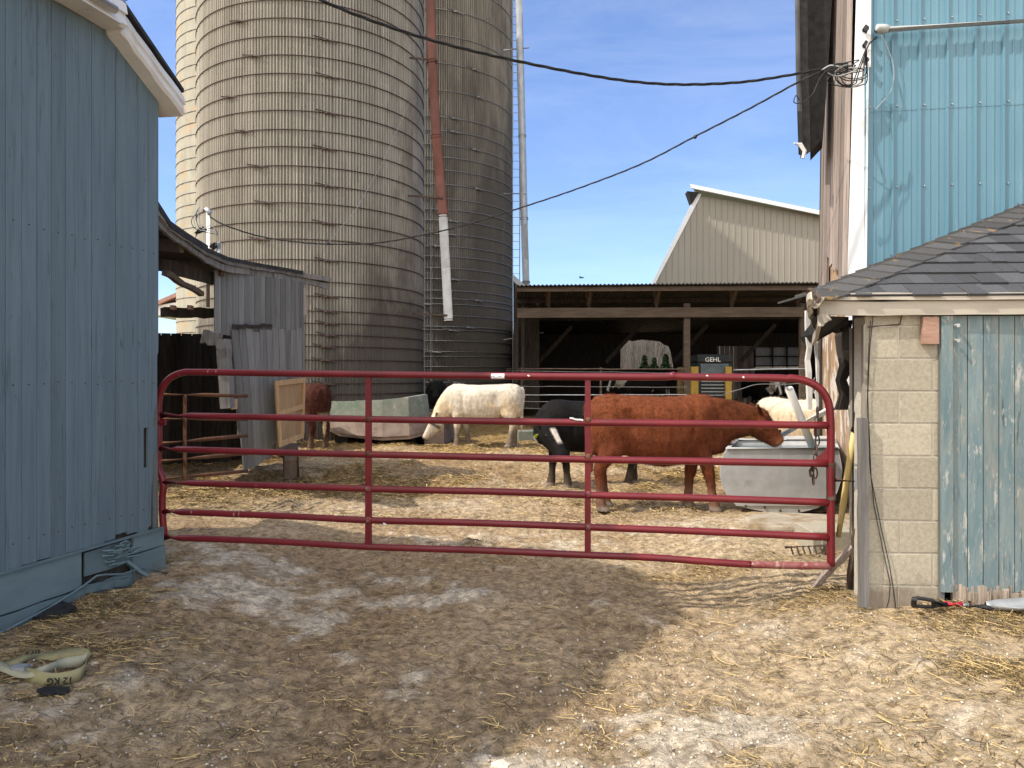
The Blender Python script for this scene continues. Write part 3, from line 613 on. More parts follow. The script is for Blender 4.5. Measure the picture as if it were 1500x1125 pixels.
# red-brown unloader pipe hanging beside the front silo
def pipe_red():
    Y = 19.4; r = thing('silo_unloader_pipe', 'rust-red pipe with pale lower section hanging beside the beige silo', 'pipe', P(650, 472, Y))
    A = P(628,-300,Y); B = P(633,90,Y); C_ = P(639,200,Y); D = P(649,315,Y); E = P(657,470,Y)
    B0 = P(630.5,0,Y); A = B0+(B0-B).normalized()*5
    mb = MB(); mb.tube([A, B], .125, 16, .6); mb.tube([B, C_], .125, 16, .4); mb.tube([C_, D], .133, 16, .7); mb.build('upper_pipe', MT['pipe_red'], r, False); circ_smooth(r.children[0])
    mb = MB(); mb.tube([D, E], .118, 16, .6); o = mb.build('lower_pipe', MT['galv'], r); circ_smooth(o)
    for p, d in ((B, C_-B), (C_, D-C_), (D, E-D), (E, D-E)):
        mb = MB(); d = d.normalized(); mb.tube([p-d*.02, p+d*.05], .142, 16, .4); mb.build('joint_collar', MT['rust'], r)
    for py, x0 in ((88, 600), (290, 598), (462, 605)):
        mb = MB(); mb.beam(P(x0, py-3, Y+.3), P(640+(py-88)*.04, py, Y-.12), .03, .05); mb.build('bracket', MT['rust_dark'], r)
pipe_red()
def pipe_galv():
    Y = 25.4; r = thing('silo_filler_pipe', 'tall galvanised filler pipe on the right side of the darker silo', 'pipe', P(773, 540, Y))
    pts = [P(760.5, 20, Y), P(765,200,Y), P(768,330,Y), P(771,430,Y), P(774,535,Y)]
    top = pts[0]+(pts[0]-pts[1]).normalized()*6
    mb = MB(); mb.tube([top]+pts[:3], .125, 14, .6); mb.tube([pts[2], pts[3], pts[3].lerp(pts[4], .55)], .118, 14, .3); o = mb.build('pipe', MT['galv_dull'], r); circ_smooth(o)
    mb = MB(); mb.beam(pts[3].lerp(pts[4], .5), P(778, 590, Y), .16, .16); mb.build('post', MT['dark_wood'], r)
    for a, b in ((pts[1]-Vector((0,0,.02)), pts[1]+Vector((0,0,.04))), (P(768,322,Y), P(768,319,Y)), (P(770.5,415,Y), P(770.5,412,Y))):
        mb = MB(); mb.tube([a, b], .137, 14); mb.build('joint_collar', MT['rust'], r)
    for (a, b, c, d) in ((738,74,775,70), (738,284,770,284), (738,498,796,487)):
        mb = MB(); mb.tube([P(a,b,Y+.35), P(c,d,Y-.15)], .022, 6); mb.build('bracket', MT['galv_dull'], r)
pipe_galv()

# ------------------------------------------------------------------ lean-to shed of weathered wood
def boards(mb, A, B, zb, zt, w=.14, th=.022, out=None, jit=.012, gap=.006, zbf=None, ztf=None):
    A = Vector(A); B = Vector(B); d = (B-A); Ln = d.length; d = d/Ln; n = Vector((d.y, -d.x, 0)); s = 0
    while s < Ln-.02:
        ww = min(w*random.uniform(.9, 1.1), Ln-s); a = A+d*(s+gap/2); b = A+d*(s+ww-gap/2)
        f0 = s/Ln; f1 = min(1, (s+ww)/Ln); o = n*random.uniform(-.004, .004); j = random.uniform(-jit, jit)
        z0 = (zbf(f0) if zbf else zb)+j; z0b = (zbf(f1) if zbf else zb)+j; z1 = ztf(f0) if ztf else zt; z1b = ztf(f1) if ztf else zt
        q = [Vector((p.x, p.y, 0))+o for p in (a, b)]
        mb.prism([q[0]+Vector((0,0,z0)), q[1]+Vector((0,0,z0b)), q[1]+Vector((0,0,z1b)), q[0]+Vector((0,0,z1))], n*th, random.random())
        s += ww
def lean_to():
    r = thing('lean_to_shed', 'sagging weathered grey lean-to shed with a torn curling roof edge', 'shed', (-4.2, 10.6, 0))
    # roof edge curve
    E = [P(225,325,7.9), P(245,345,8.2), P(270,362,8.6), P(300,384,9.1), P(330,398,9.6), P(365,403,10.1), P(400,408,10.5), P(440,414,11.0), P(481,424,11.4)]
    Tp = [P(225,300,7.9), P(245,331,8.2), P(270,348,8.6), P(300,366,9.1), P(330,379,9.6), P(365,386,10.1), P(400,392,10.5), P(440,399,11.0), P(481,405,11.4)]
    n = len(E); back = Vector((-3.4, 2.2, .55))
    mb = MB()                                     # fascia boards, two layers, ragged
    for k in range(n-1):
        a, b = E[k], E[k+1]; h = (Tp[k]-E[k]).z*.62
        mb.ragbeam(a+Vector((0,0,h*.42)), b+Vector((0,0,h*.42)), .04, h*.85, 4, .006, t=random.random())
    mb.build('fascia', MT['grey_wood'], r)
    mb = MB()
    for k in range(n-1):
        a, b = E[k].lerp(Tp[k], .55), E[k+1].lerp(Tp[k+1], .55); off = Vector((.035,-.02,0))
        mb.ragbeam(a+off+Vector((0,0,.03)), b+off+Vector((0,0,.03)), .03, .07, 4, .007, t=random.random())
    mb.build('edge_strip', MT['grey_wood'], r)
    mb = MB()
    for k in range(n-2):
        a0, a1 = Tp[k]-Vector((0,0,.03)), Tp[k+1]-Vector((0,0,.03))
        mb.prism([a0+Vector((.06,-.04,0)), a1+Vector((.06,-.04,0)), a1+Vector((.06,-.04,.045+.03*(k<3))), a0+Vector((.06,-.04,.045+.03*(k<3)))], back, .5)
    a0, a1 = Tp[n-2]-Vector((0,0,.05)), Tp[n-1]-Vector((0,0,.05))
    mb.prism([a0, a1, a1+Vector((0,0,.03)), a0+Vector((0,0,.03))], back)
    mb.build('roofing', MT['black_felt'], r)
    mb = MB()                                     # roof deck underneath + rafters
    for k in range(n-1): mb.prism([E[k]+Vector((0,0,.10)), E[k+1]+Vector((0,0,.10)), E[k+1]+Vector((0,0,.13)), E[k]+Vector((0,0,.13))], back, random.random())
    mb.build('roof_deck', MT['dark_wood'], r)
    for k in (0, 2, 4, 6):
        mb = MB(); mb.beam(E[k]+Vector((-.05,.05,.02)), E[k]+back+Vector((0,0,.02)), .06, .15); mb.build('rafter', MT['lumber'], r)
    # wall planks facing us
    A = P(313,700,9.6); B = P(444,660,11.0); A.z = B.z = 0
    zt = lambda f: 2.97+.02*f
    def zb(f):                                     # the bottom rises towards the right and is torn at the left
        return 2.15 if f < .10 else (1.45 if f < .17 else (.36+.55*(f-.17) if f < .9 else .62))
    mb = MB()
    # upper panel
    boards(mb, A, B, 0, 0, .095, zbf=lambda f: (2.13 if f < .20 else .75+.1*f), ztf=lambda f: zt(f))
    mb.build('upper_siding', MT['blue_grey_wood'], r)
    A2 = A.lerp(B, .15)+Vector((.03,-.03,0)); B2 = B.copy()
    mb = MB(); d = (B2-A2); nn = Vector((d.y, -d.x, 0)).normalized(); k = 0; s = 0; Ln = d.length; d.normalize()
    while s < Ln-.02:
        w = .12; f = s/Ln; lean = .22*(1-f)
        pa = A2+d*(s+.004); pb = A2+d*min(s+w-.004, Ln); z1 = 2.22-.02*(k % 2)+random.uniform(-.03, .03)+.06*f; z0 = .30+.42*f+random.uniform(-.03, .02)
        sh = d*(.22*(1-f)); o = nn*random.uniform(0, .008)
        if k == 5: z0 += .15
        mb.prism([pa+sh+o+Vector((0,0,z0)), pb+sh*.97+o+Vector((0,0,z0+.05)), pb+o+Vector((0,0,z1)), pa+o+Vector((0,0,z1))], nn*.024, random.random()); s += w; k += 1
    mb.build('lower_siding', MT['blue_grey_wood'], r)
    mb = MB(); mb.ragbeam(A2+nn*.04+Vector((0,0,2.24)), A2+d*.7+nn*.04+Vector((0,0,2.30)), .01, .05, 9, .012, t=.1); mb.build('torn_batten', MT['dark_wood'], r)
    mb = MB(); mb.ragbeam(A+Vector((-.13,-.05,2.12)), A+Vector((.12,-.06,2.05)), .05, .17, 4, .02, t=.9); mb.build('broken_board', MT['grey_wood'], r)
    # hewn post hanging in the opening
    mb = MB(); mb.ragbeam(P(327,497,9.3), P(334,598,9.3), .14, .15, 7, .014, up=(0,1,0), t=.8); mb.build('hewn_post', MT['grey_wood'], r)
    mb = MB(); mb.box(P(338,600,9.35), P(348,584,9.55), .9); mb.build('block', MT['plywood'], r)
    # lintel, corner post, broken brace
    mb = MB(); mb.ragbeam(P(238,457,9.9), P(314,459,10.4), .14, .13, 6, .01, t=.6); mb.build('lintel', MT['dark_wood'], r)
    for px in (254, 279):
        mb = MB(); mb.box(P(px-5, 453, 9.75), P(px+5, 448, 9.85), .9); mb.build('shingle_scrap', MT['pink_board'], r)
    mb = MB(); mb.ragbeam(P(240,398,8.6), P(296,431,9.3), .06, .06, 6, .01, t=.3); mb.build('broken_brace', MT['lumber'], r)
    mb = MB(); mb.beam(P(240,389,8.9), P(312,408,9.7), .05, .16, t=.5); mb.build('collar_board', MT['dark_wood'], r)
    mb = MB(); mb.beam(P(443,422,11.0), P(446,462,11.0), .10, .04); mb.build('corner_board', MT['bark_wood'], r)
    # concrete stub / post foot at the right corner
    mb = MB(); mb.tube([P(427,700,11.3), P(425,650,11.3)], .12, 10, .6); mb.build('corner_post', MT['concrete_pink'], r, True)
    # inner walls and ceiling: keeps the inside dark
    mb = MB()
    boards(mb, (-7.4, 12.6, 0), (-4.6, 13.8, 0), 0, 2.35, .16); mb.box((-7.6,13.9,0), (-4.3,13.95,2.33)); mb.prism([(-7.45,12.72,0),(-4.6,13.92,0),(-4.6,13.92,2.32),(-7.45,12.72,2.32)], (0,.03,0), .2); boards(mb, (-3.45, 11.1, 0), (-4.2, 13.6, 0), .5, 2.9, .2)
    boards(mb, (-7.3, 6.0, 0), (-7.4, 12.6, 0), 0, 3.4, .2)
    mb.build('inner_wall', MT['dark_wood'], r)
lean_to()
def at_ray(px, py, A, B):                         # point of the vertical plane through A, B seen at a pixel
    A = Vector(A); B = Vector(B); dx, dy = B.x-A.x, B.y-A.y; k = (px-750)/F
    t = (k*A.y-A.x)/(dx-k*dy); Y = A.y+dy*t
    return P(px, py, Y)
# rusty inner gate in the shed opening
def inner_gate():
    r = thing('rusty_tube_gate', 'rusty tube gate standing in the dark opening of the lean-to shed', 'gate', P(300, 700, 8.3))
    for k, (y0, y1) in enumerate(((578,580),(614,614),(650,638),(676,664),(702,690))):
        mb = MB(); mb.tube([P(232,y0,7.9), P(300,(y0+y1)/2-.5,8.4), P(362,y1,9.0)], .022, 8); mb.build('rail', MT['rust'], r, True)
    mb = MB(); mb.beam(P(271,578,8.15), P(271,703,8.15), .035, .015); mb.build('brace', MT['rust'], r)
inner_gate()
def hatch():
    r = thing('plywood_hatch', 'tan plywood hatch with a frame, hung against the grey lean-to wall', 'hatch', P(423, 655, 10.7))
    q = [P(401,558,10.15), P(444.5,553,11.0), P(442,641,11.0), P(407,655,10.15)]
    n = Vector((.72,-.42,0)).normalized()*.03
    mb = MB(); mb.prism([q[3], q[2], q[1], q[0]], n*.7, .1); mb.build('panel', MT['plywood'], r)
    for i, (a, b) in enumerate(((0,1),(1,2),(2,3),(3,0))):
        mb = MB(); c = (q[0]+q[1]+q[2]+q[3])/4
        A, B = q[a], q[b]; Ai = A.lerp(c, .16); Bi = B.lerp(c, .16)
        mb.prism([A, B, Bi, Ai], n*1.6, .7+.1*i); mb.build('frame_board', MT['plywood'], r)
    mb = MB(); L = q[0].lerp(q[3], .50); R_ = q[1].lerp(q[2], .47); d = Vector((0,0,.035)); mb.prism([L-d, R_-d, R_+d, L+d], n*1.5, .9); mb.build('middle_rail', MT['plywood'], r)
hatch()
# distant shed with red roof, glimpsed under the lean-to roof
r = thing('red_roofed_shed', 'far shed with faded red roof and white wall glimpsed under the lean-to eave', 'shed', P(262, 470, 40))
mb = MB(); a = P(215,470,38); mb.prism([P(215,462,40), P(300,462,40), P(300,436,40), P(215,450,40)], (0,5,0)); mb.build('wall', MT['white_trim'], r)
mb = MB(); mb.prism([P(205,452,39.8), P(268,424,39.8), P(300,430,39.8), P(300,437,39.8), P(268,430,39.8), P(205,458,39.8)], (0,6,0)); mb.build('roof', MT['red_roof'], r)
# mast and cable clutter on the lean-to roof
def mast():
    Y = 11.8; r = thing('service_mast', 'white electric service mast standing on the lean-to roof before the beige silo', 'mast', P(305, 450, Y))
    mb = MB(); mb.tube([P(305,450,Y), P(305,312,Y)], .03, 10); mb.build('pole', MT['pvc'], r, True)
    mb = MB(); mb.tube([P(298,309,Y), P(302,307,Y), P(307,311,Y), P(306,316,Y)], [.028,.045,.045,.03], 10); mb.build('weatherhead', MT['galv'], r, True)
    for ph in range(4):
        mb = MB(); pts = []
        for k in range(15):
            t = k/14; a = t*math.pi*1.2+ph*.3
            pts.append(P(300-22*math.sin(a)*(1-.18*ph)+t*6, 311+t*36-6*math.sin(a*2)*(.5+.3*ph), Y-.15-.05*ph))
        mb.tube(pts, .006, 5); mb.build('drip_loop', MT['cable_grey' if ph % 2 else 'cable'], r)
    mb = MB(); mb.tube([P(286,342,Y), P(293,336,Y), P(298,332,Y), P(292,340,Y), P(304,336,Y)], [.02,.035,.02,.035,.02], 8); mb.build('clamp', MT['plastic'], r)
    mb = MB(); mb.tube([P(308,362,Y), P(313,358,Y), P(312,365,Y), P(318,360,Y)], [.03,.045,.03,.03], 8); mb.build('insulator', MT['plastic'], r)
    mb = MB(); mb.tube([P(321,372,Y), P(321,357,Y), P(319,356,Y)], .035, 8); mb.build('spotlight', MT['galv_dull'], r)
mast()

# ------------------------------------------------------------------ right: big barn with blue steel siding
BC = P(1264, 550, 8.8); BC.z = 0; BU = Vector((.989, -.148, 0)).normalized(); BN = Vector((-.148, -.989, 0)).normalized()
def bq(s, n, z): return BC+BU*s+BN*n+Vector((0, 0, z))
def barn():
    r = thing('big_barn', 'big barn with blue steel siding and weathered brown boards, at the right', 'barn', (7, 10.5, 0))
    prof = []; s = .0; L = 9.2                    # rib pattern 0.30 m: one tall rib, two low ones
    pitch = .302
    while s < L:
        prof += [(s, 0), (s+.008, .034), (s+.028, .034), (s+.036, 0), (s+.115, 0), (s+.121, .008), (s+.139, .008), (s+.145, 0), (s+.205, 0), (s+.211, .008), (s+.229, .008), (s+.235, 0)]; s += pitch
    zt = 8.6
    def sheet(z0, z1, n0, sh=0):
        v = []; fs = []
        for a, n in prof: v += [bq(a+sh, n0+n, z0), bq(a+sh, n0+n, z1)]
        for i in range(len(prof)-1): fs.append((2*i, 2*i+2, 2*i+3, 2*i+1))
        return v, fs
    zs = EYE+385*8.8/F                            # lap between the sheets
    mb = MB(); v, f = sheet(1.7, zs+.02, 0); mb.add(v, f, .5); v, f = sheet(zs, zt, .004); mb.add(v, f, .55); mb.build('steel_siding', MT['steel_blue'], r)
    mb = MB(); a = .075
    for z in (zs+.05, zs-.9, zs-1.9, zs+1.06, zs+2.1):
        s = a
        while s < 8: mb.blob(bq(s, .006+(z > zs)*.004, z+random.uniform(-.006, .006)), (.012,.012,.012), .5, .05); s += pitch
    tag(mb.build('screw', MT['galv'], r), kind='stuff')
    mb = MB(); mb.prism([bq(0,-.02,1.5), bq(9.2,-.02,1.5), bq(9.2,-.02,8.6), bq(0,-.02,8.6)], -BN*.15); mb.prism([bq(9.2,-.2,0), bq(9.2,-8,0), bq(9.2,-8,8.6), bq(9.2,-.2,8.6)], -BU*.1); mb.build('inner_wall', MT['dark_wood'], r)
    # white corner trim, two lengths
    mb = MB()
    c0 = P(1241,395,8.83); c1 = P(1253,-40,8.83)
    def tr(z): f = (z-c0.z)/(c1.z-c0.z); return (c0.x+(c1.x-c0.x)*f)-BC.x
    mb.prism([bq(tr(1.2),.03,1.2), bq(.0,.03,1.2), bq(.035,.03,5.3), bq(tr(5.3),.03,5.3)], -BN*.045, .5)
    mb.prism([bq(tr(5.25)-.0,.042,5.25), bq(.075,.042,5.25), bq(.09,.042,8.6), bq(tr(8.6),.042,8.6)], -BN*.02, .6)
    mb.prism([bq(-.01,.05,1.2), bq(.012,.05,1.2), bq(.05,.05,5.3), bq(.028,.05,5.3)], -BN*.012, .4)
    mb.build('corner_trim', MT['white_trim'], r)
    # side wall of weathered boards going back
    mb = MB()
    base0 = Vector((BC.x-.20, BC.y+.03, 0)); bd = Vector((.17, 1, 0)).normalized()
    top_w = 1.3; n = 9
    for k in range(n):
        s0 = k*top_w/n; s1 = (k+1)*top_w/n-.008
        a = base0+bd*s0; b = base0+bd*s1; o = Vector((-random.uniform(.0, .02), 0, 0))
        zb = 2.65+.25*k*.35+random.uniform(-.08, .12) if k < 6 else 2.3+random.uniform(-.1, .1)
        lean = Vector((.12, 0, 0))
        mb.prism([a+o+Vector((0,0,zb)), b+o+Vector((0,0,zb+random.uniform(-.05,.1))), b+o+lean+Vector((0,0,8.6)), a+o+lean+Vector((0,0,8.6))], (.03,0,0), random.random())
    mb.build('side_boards', MT['bark_wood'], r)
    mb = MB()
    for k in range(n):
        s0 = k*top_w/n; s1 = (k+1)*top_w/n-.006; a = base0+bd*s0+Vector((.05,0,0)); b = base0+bd*s1+Vector((.05,0,0))
        mb.prism([a, b, b+Vector((0,0,3.6)), a+Vector((0,0,3.6))], (.03,0,0), random.random())
    mb.build('lower_side_wall', MT['peeled'], r)
    mb = MB(); e = base0+bd*(top_w+.02); mb.prism([e, e+Vector((3,-.4,0)), e+Vector((3,-.4,8.5)), e+Vector((.12,0,8.5))], (0,.1,0)); mb.build('back_wall', MT['dark_wood'], r)
    # overhanging lower roof slope of the gambrel, seen edge-on
    z0 = 1.6+324*9.4/F; Y0 = 9.3
    A = P(1175, 229, Y0); B = P(1170, 100, Y0); D = P(1168, -60, Y0); dd = Vector((.16,.4,0))
    mb = MB(); mb.prism([P(1176,230,Y0), P(1187,222,Y0), P(1184,100,Y0), P(1182,-60,Y0), P(1168,-60,Y0), P(1169,100,Y0)], (0,.08,0), .8); mb.build('rake_board', MT['black_felt'], r)
    mb = MB(); mb.tube([P(1173,226,Y0-.03), P(1169,100,Y0-.03), P(1167,-60,Y0-.03)], .03, 8); mb.build('gutter', MT['roof_steel'], r, True)
    mb = MB(); mb.prism([P(1187,222,Y0+.1), P(1205,203,Y0+.1), P(1213,100,Y0+.1), P(1222,-60,Y0+.1), P(1181,-60,Y0+.1), P(1183,100,Y0+.1)], dd, .2); mb.build('eave_underside', MT['black_felt'], r)
    mb = MB(); mb.tube([P(1163,210,Y0-.05), P(1172,212,Y0-.05), P(1178,222,Y0-.05), P(1176,232,Y0-.05)], [.01,.03,.03,.02], 6); mb.build('torn_flashing', MT['trim'], r)
    # conduit with weatherhead on the wall
    h = EYE+507*8.8/F
    p0 = at_ray(1290,44,bq(0,.11,0),bq(5,.11,0)); p1 = at_ray(1500,31,bq(0,.11,0),bq(5,.11,0)); p1 = p0+(p1-p0)*1.8
    mb = MB(); mb.tube([p0+(p1-p0)*.015, p1], .034, 12); mb.build('conduit', MT['conduit'], r, True)
    mb = MB(); mb.tube([p0+Vector((-.07,0,-.03)), p0+Vector((-.04,-.02,.0)), p0+Vector((.05,0,.01)), p0+Vector((.10,0,.012))], [.03,.058,.055,.04], 12); mb.build('weatherhead', MT['conduit'], r, True)
    for py in (44, 67, 90):
        mb = MB(); p = at_ray(1267,py,bq(0,.07,0),bq(5,.07,0)); mb.tube([p, p+BN*.05], .035, 8); mb.tube([p+Vector((0,-.02,.05)), p+Vector((0,-.02,-.05))], .014, 6); mb.build('insulator', MT['plastic'], r)
barn()
# service drop tangle
CBY = 8.62
def wirepts(l, n=8):                              # smooth curve through (px, py, Y)
    p = [P(*q) for q in l]; out = []
    for i in range(len(p)-1):
        p0 = p[max(i-1,0)]; p1 = p[i]; p2 = p[i+1]; p3 = p[min(i+2, len(p)-1)]
        for k in range(n):
            t = k/n; out.append(.5*((2*p1)+(p2-p0)*t+(2*p0-5*p1+4*p2-p3)*t*t+(3*p1-p0-3*p2+p3)*t**3))
    out.append(p[-1]); return out
def twisted(mb, pts, r, turns=.16):
    acc = 0; a1 = []; a2 = []; a3 = []
    for i, p in enumerate(pts):
        if i: acc += (p-pts[i-1]).length
        th = acc/turns*math.pi*.5
        d = (pts[min(i+1, len(pts)-1)]-pts[max(i-1, 0)]).normalized(); _, x, y = basis(d)
        for k, a in enumerate((a1, a2, a3)):
            b = th+k*2.094; a.append(p+(x*math.cos(b)+y*math.sin(b))*r*.95)
    for a in (a1, a2, a3): mb.tube(a, r, 5)
def resample(pts, step):
    out = [pts[0]]; 
    for a, b in zip(pts[:-1], pts[1:]):
        n = max(1, int((b-a).length/step))
        for k in range(1, n+1): out.append(a.lerp(b, k/n))
    return out
mb = MB(); twisted(mb, resample(wirepts([(380,-50,6.4),(470,0,6.7),(560,36,7.0),(650,64,7.3),(750,88,7.6),(850,108,7.8),(930,120,8.0),(1000,124,8.1),(1080,121,8.2),(1140,113,8.3),(1200,102,8.35)]), .04), .0088)
tag(mb.build('power_cable', MT['cable']), 'thick black twisted cable sagging across the sky over the silos to the barn', 'cable')
mb = MB(); twisted(mb, resample(wirepts([(1205,104,8.35),(1168,121,8.6),(1100,158,9.1),(1018,200,9.7),(940,240,10.2),(850,275,10.7),(770,302,11.0),(680,330,11.2),(620,344,11.3),(560,355,11.4),(500,358,11.5),(440,355,11.6),(380,346,11.7),(330,330,11.7),(308,318,11.75)]), .05), .0068)
mb.blob(P(1018,200,9.68), (.03,.03,.03)); mb.blob(P(480,357,11.5), (.03,.03,.03))
tag(mb.build('power_cable', MT['cable']), 'thin cable running down from the barn to the white mast on the lean-to roof', 'cable')
mb = MB(); mb.tube([P(480,357,11.5), P(520,310,13), P(560,240,16), P(600,150,19)], .006, 5); tag(mb.build('guy_wire', MT['wire']), 'thin slanting wire crossing the shaded side of the beige silo', 'wire')
def tangle():
    r = thing('wire_tangle', 'tangle of looped black and white wires hanging at the barn corner', 'wires', P(1240, 130, CBY))
    rnd = random.Random(5); e = [(1288,52,8.62),(1275,66,8.5)]
    for k in range(7):
        cx = 1240+rnd.uniform(-10, 10); cy = 108+rnd.uniform(-6, 10); rx = rnd.uniform(8, 24); ry = rnd.uniform(6, 15); l = [(1286-rnd.uniform(0,4),52+rnd.uniform(0,4),8.66),(1270,70+rnd.uniform(-3,3),8.5)]
        a0 = rnd.uniform(-.5, .4)
        for i in range(9):
            a = a0+i/8*2*math.pi*rnd.uniform(.8, .9); l.append((cx+rx*math.cos(a), cy+ry*math.sin(a), 8.66-.01*i+rnd.uniform(-.03,.02)))
        l += [(1225-rnd.uniform(0,6),108+rnd.uniform(-4,5),8.55),(1203,103+rnd.uniform(-3,4),8.4)]
        mb = MB(); mb.tube(wirepts(l, 6), .0062 if k else .009, 5, cap=False); mb.build('wire_loop', MT['cable_grey' if k in (0,) else 'cable'], r, True)
    mb = MB(); mb.tube(wirepts([(1226,94,8.3),(1204,110,8.3),(1190,138,8.3),(1175,150,8.3),(1163,150,8.3),(1166,140,8.3),(1171,147,8.3)], 6), .006, 5); mb.build('wire_loop', MT['cable'], r, True)
    mb = MB(); mb.tube(wirepts([(1290,50,8.62),(1300,70,8.65),(1309,100,8.66),(1306,130,8.66),(1290,152,8.66),(1282,160,8.62)], 6), .0045, 5); mb.build('wire_loop', MT['cable_grey'], r, True)
    for k in range(5):
        mb = MB(); mb.tube(wirepts([(1204,103+k,8.35),(1216+k*2,100+rnd.uniform(-4,6),8.34),(1230,98+rnd.uniform(-6,6),8.33),(1242,97+rnd.uniform(-5,6),8.36)], 5), .011, 6); mb.build('splice', MT['cable' if k else 'cable_grey'], r, True)
tangle()

# ------------------------------------------------------------------ block shed with hipped shingle roof
KC = P(1268, 550, 4.65); KC.z = 0; KU = Vector((.9978, -.067, 0)).normalized(); KN = Vector((-.067, -.9978, 0)).normalized()
def kq(s, n, z): return KC+KU*s+KN*n+Vector((0, 0, z))
def kray(px, py, n=0.0): return at_ray(px, py, kq(0,n,0), kq(4,n,0))
def block_shed():
    r = thing('block_shed', 'small concrete block shed with grey shingle roof at the right', 'shed', (3.6, 5.6, 0))
    H = .2032; L = .4064; zb = .13-.0
    z0 = EYE-(857-550)*4.65/F-2*H+ .0; mb = MB(); mo = MB(); sdoor = kray(1375,600).x-KC.x
    rows = 9; ztop = 1.985
    for i in range(-1, 11):
        z = EYE-(857-550)*4.65/F+i*H-H
        if z > ztop-.03: break
        zt = min(z+H, ztop)
        s = 0 if i % 2 else -L/2+.0
        if i % 2: seq = [(0, L)]
        seq = [(0, L/2), (L/2, L/2+L)] if i % 2 == 0 else [(0, L), (L, 2*L)]
        for a, b in seq:
            b = min(b, sdoor+.02); 
            if b-a < .03: continue
            g = .005; mb2 = MB(); t = random.random()
            j = random.uniform(-.0015, .0015)
            mb.prism([kq(a+g, -.19+0, z+g), kq(b-g, -.19, z+g), kq(b-g, -.19, zt-g), kq(a+g, -.19, zt-g)], KN*(.19+j), t)
    grime_shade(mb.build('block_wall', MT['block'], r, bevel=.004), lambda c: .9-(c[:,2]-.12)/.55)
    mo.prism([kq(.0,-.185,-.1), kq(sdoor+.02,-.185,-.1), kq(sdoor+.02,-.185,1.97), kq(.0,-.185,1.97)], KN*.178); mo.build('mortar_joints', MT['mortar'], r)
    # footing below the wall and door
    mb = MB(); mb.prism([kq(-.01,-.2,-.3), kq(3.4,-.2,-.3), kq(3.4,-.2,.165), kq(sdoor,-.2,.16), kq(sdoor,-.2,.128), kq(-.01,-.2,.128)], KN*.225); mb.build('footing', MT['block'], r)
    # side board (lit) and recess behind it
    e = KC+Vector((-.012,.004,0)); f = Vector((KC.x-.02, 5.06, 0)); f.x = (1244-750)/F*5.06
    mb = MB(); mb.prism([e+Vector((0,0,-.1)), f+Vector((0,0,-.1)), f+Vector((0,0,1.92)), e+Vector((0,0,1.92))], (.04,.0,0), .6); mb.build('side_panel', MT['tan_steel'], r)
    mb = MB(); g = Vector((4.05, 8.4, 0)); f2 = f+Vector((.05,0,0)); mb.prism([f2+Vector((0,0,-.1)), g+Vector((0,0,-.1)), g+Vector((0,0,1.95)), f2+Vector((0,0,1.95))], (.08,0,0), .5)
    mb.build('side_wall', MT['dark_wood'], r)
    mb = MB(); mb.prism([kq(.02,-.22,0), kq(3.4,-.22,0), kq(3.4,-.22,2.1), kq(.02,-.22,2.1)], -KN*.05); mb.build('inner_wall', MT['dark_wood'], r)
    # rotten frame boards hanging in the gap behind the corner
    mb = MB(); mb.ragbeam(P(1233,470,5.3), P(1236,600,5.3), .06, .09, 6, .02, t=.1); mb.build('gap_post', MT['dark_wood'], r)
    mb = MB(); mb.ragbeam(P(1222,482,5.0), P(1243,474,5.0), .12, .05, 4, .02, t=.1); mb.build('bracket', MT['dark_wood'], r)
    # roof: hip corner A, hip line going up and back
    dz = 1.965
    A = kray(1188,436,.075); A.z = EYE+(550-434)*A.y/F
    tend = 3.9
    D1 = Vector((1.72, 1, .66)).normalized()       # along the hip
    # find hip end so that it passes the frame edge at py 300
    HX = 1.72; D1 = KU*HX+Vector((0, 1, .655))
    B = A+D1*2.4; upn = Vector((0, 1, .655)); ylen = upn.length; upn.normalize(); fx = Vector((1, 0, 0)); fx = KU.copy()
    nn = fx.cross(upn).normalized()
    deck = MB()
    deck.prism([A, A+fx*7, A+fx*7+upn*ylen*2.4, B], nn*-.02, .5)
    lb = Vector((3.6, 7.0, 0)); lb.z = A.z; deck.prism([A, B, lb], (0,0,-.02), .4)
    deck.build('roof_deck', MT['dark_wood'], r)
    mb = MB(); ex = .155; row = 0
    while row*ex < 2.85:
        s0 = row*ex; xs_ = (s0/ylen)*HX          # hip line x at this row
        x = xs_-.0+random.uniform(-.2, 0)
        while x < 6.6:
            w = random.uniform(.09, .19); x1 = x+w-.002
            xa = max(x, xs_+.02)
            if x1 > xs_+.06:
                lift = random.choice([.004, .008, .012]); t = random.choice([.3,.4,.5,.5,.85,.75]) 
                jz = random.uniform(-.003, .003) if lift > .005 else random.uniform(.008,.016)
                p = [A+fx*xa+upn*(s0-.012+jz), A+fx*x1+upn*(s0-.012+jz), A+fx*x1+upn*(s0+ex), A+fx*max(xa, min(x1, (s0+ex)/ylen*HX))+upn*(s0+ex)]
                q = [p[0]+nn*(lift+.004), p[1]+nn*(lift+.004), p[2]+nn*.001, p[3]+nn*.001]
                mb.hexa([p[0]+nn*0.0005, p[1]+nn*.0005, p[2]-nn*.004, p[3]-nn*.004, q[0], q[1], q[2], q[3]], t)
            x += w
        row += 1
    mb.build('shingles', MT['shingle'], r)
    mb = MB(); hd = D1.normalized(); n = 32; left = Vector((-.55,.45,-.16)).normalized(); rt = (fx*.9-upn*.30).normalized()
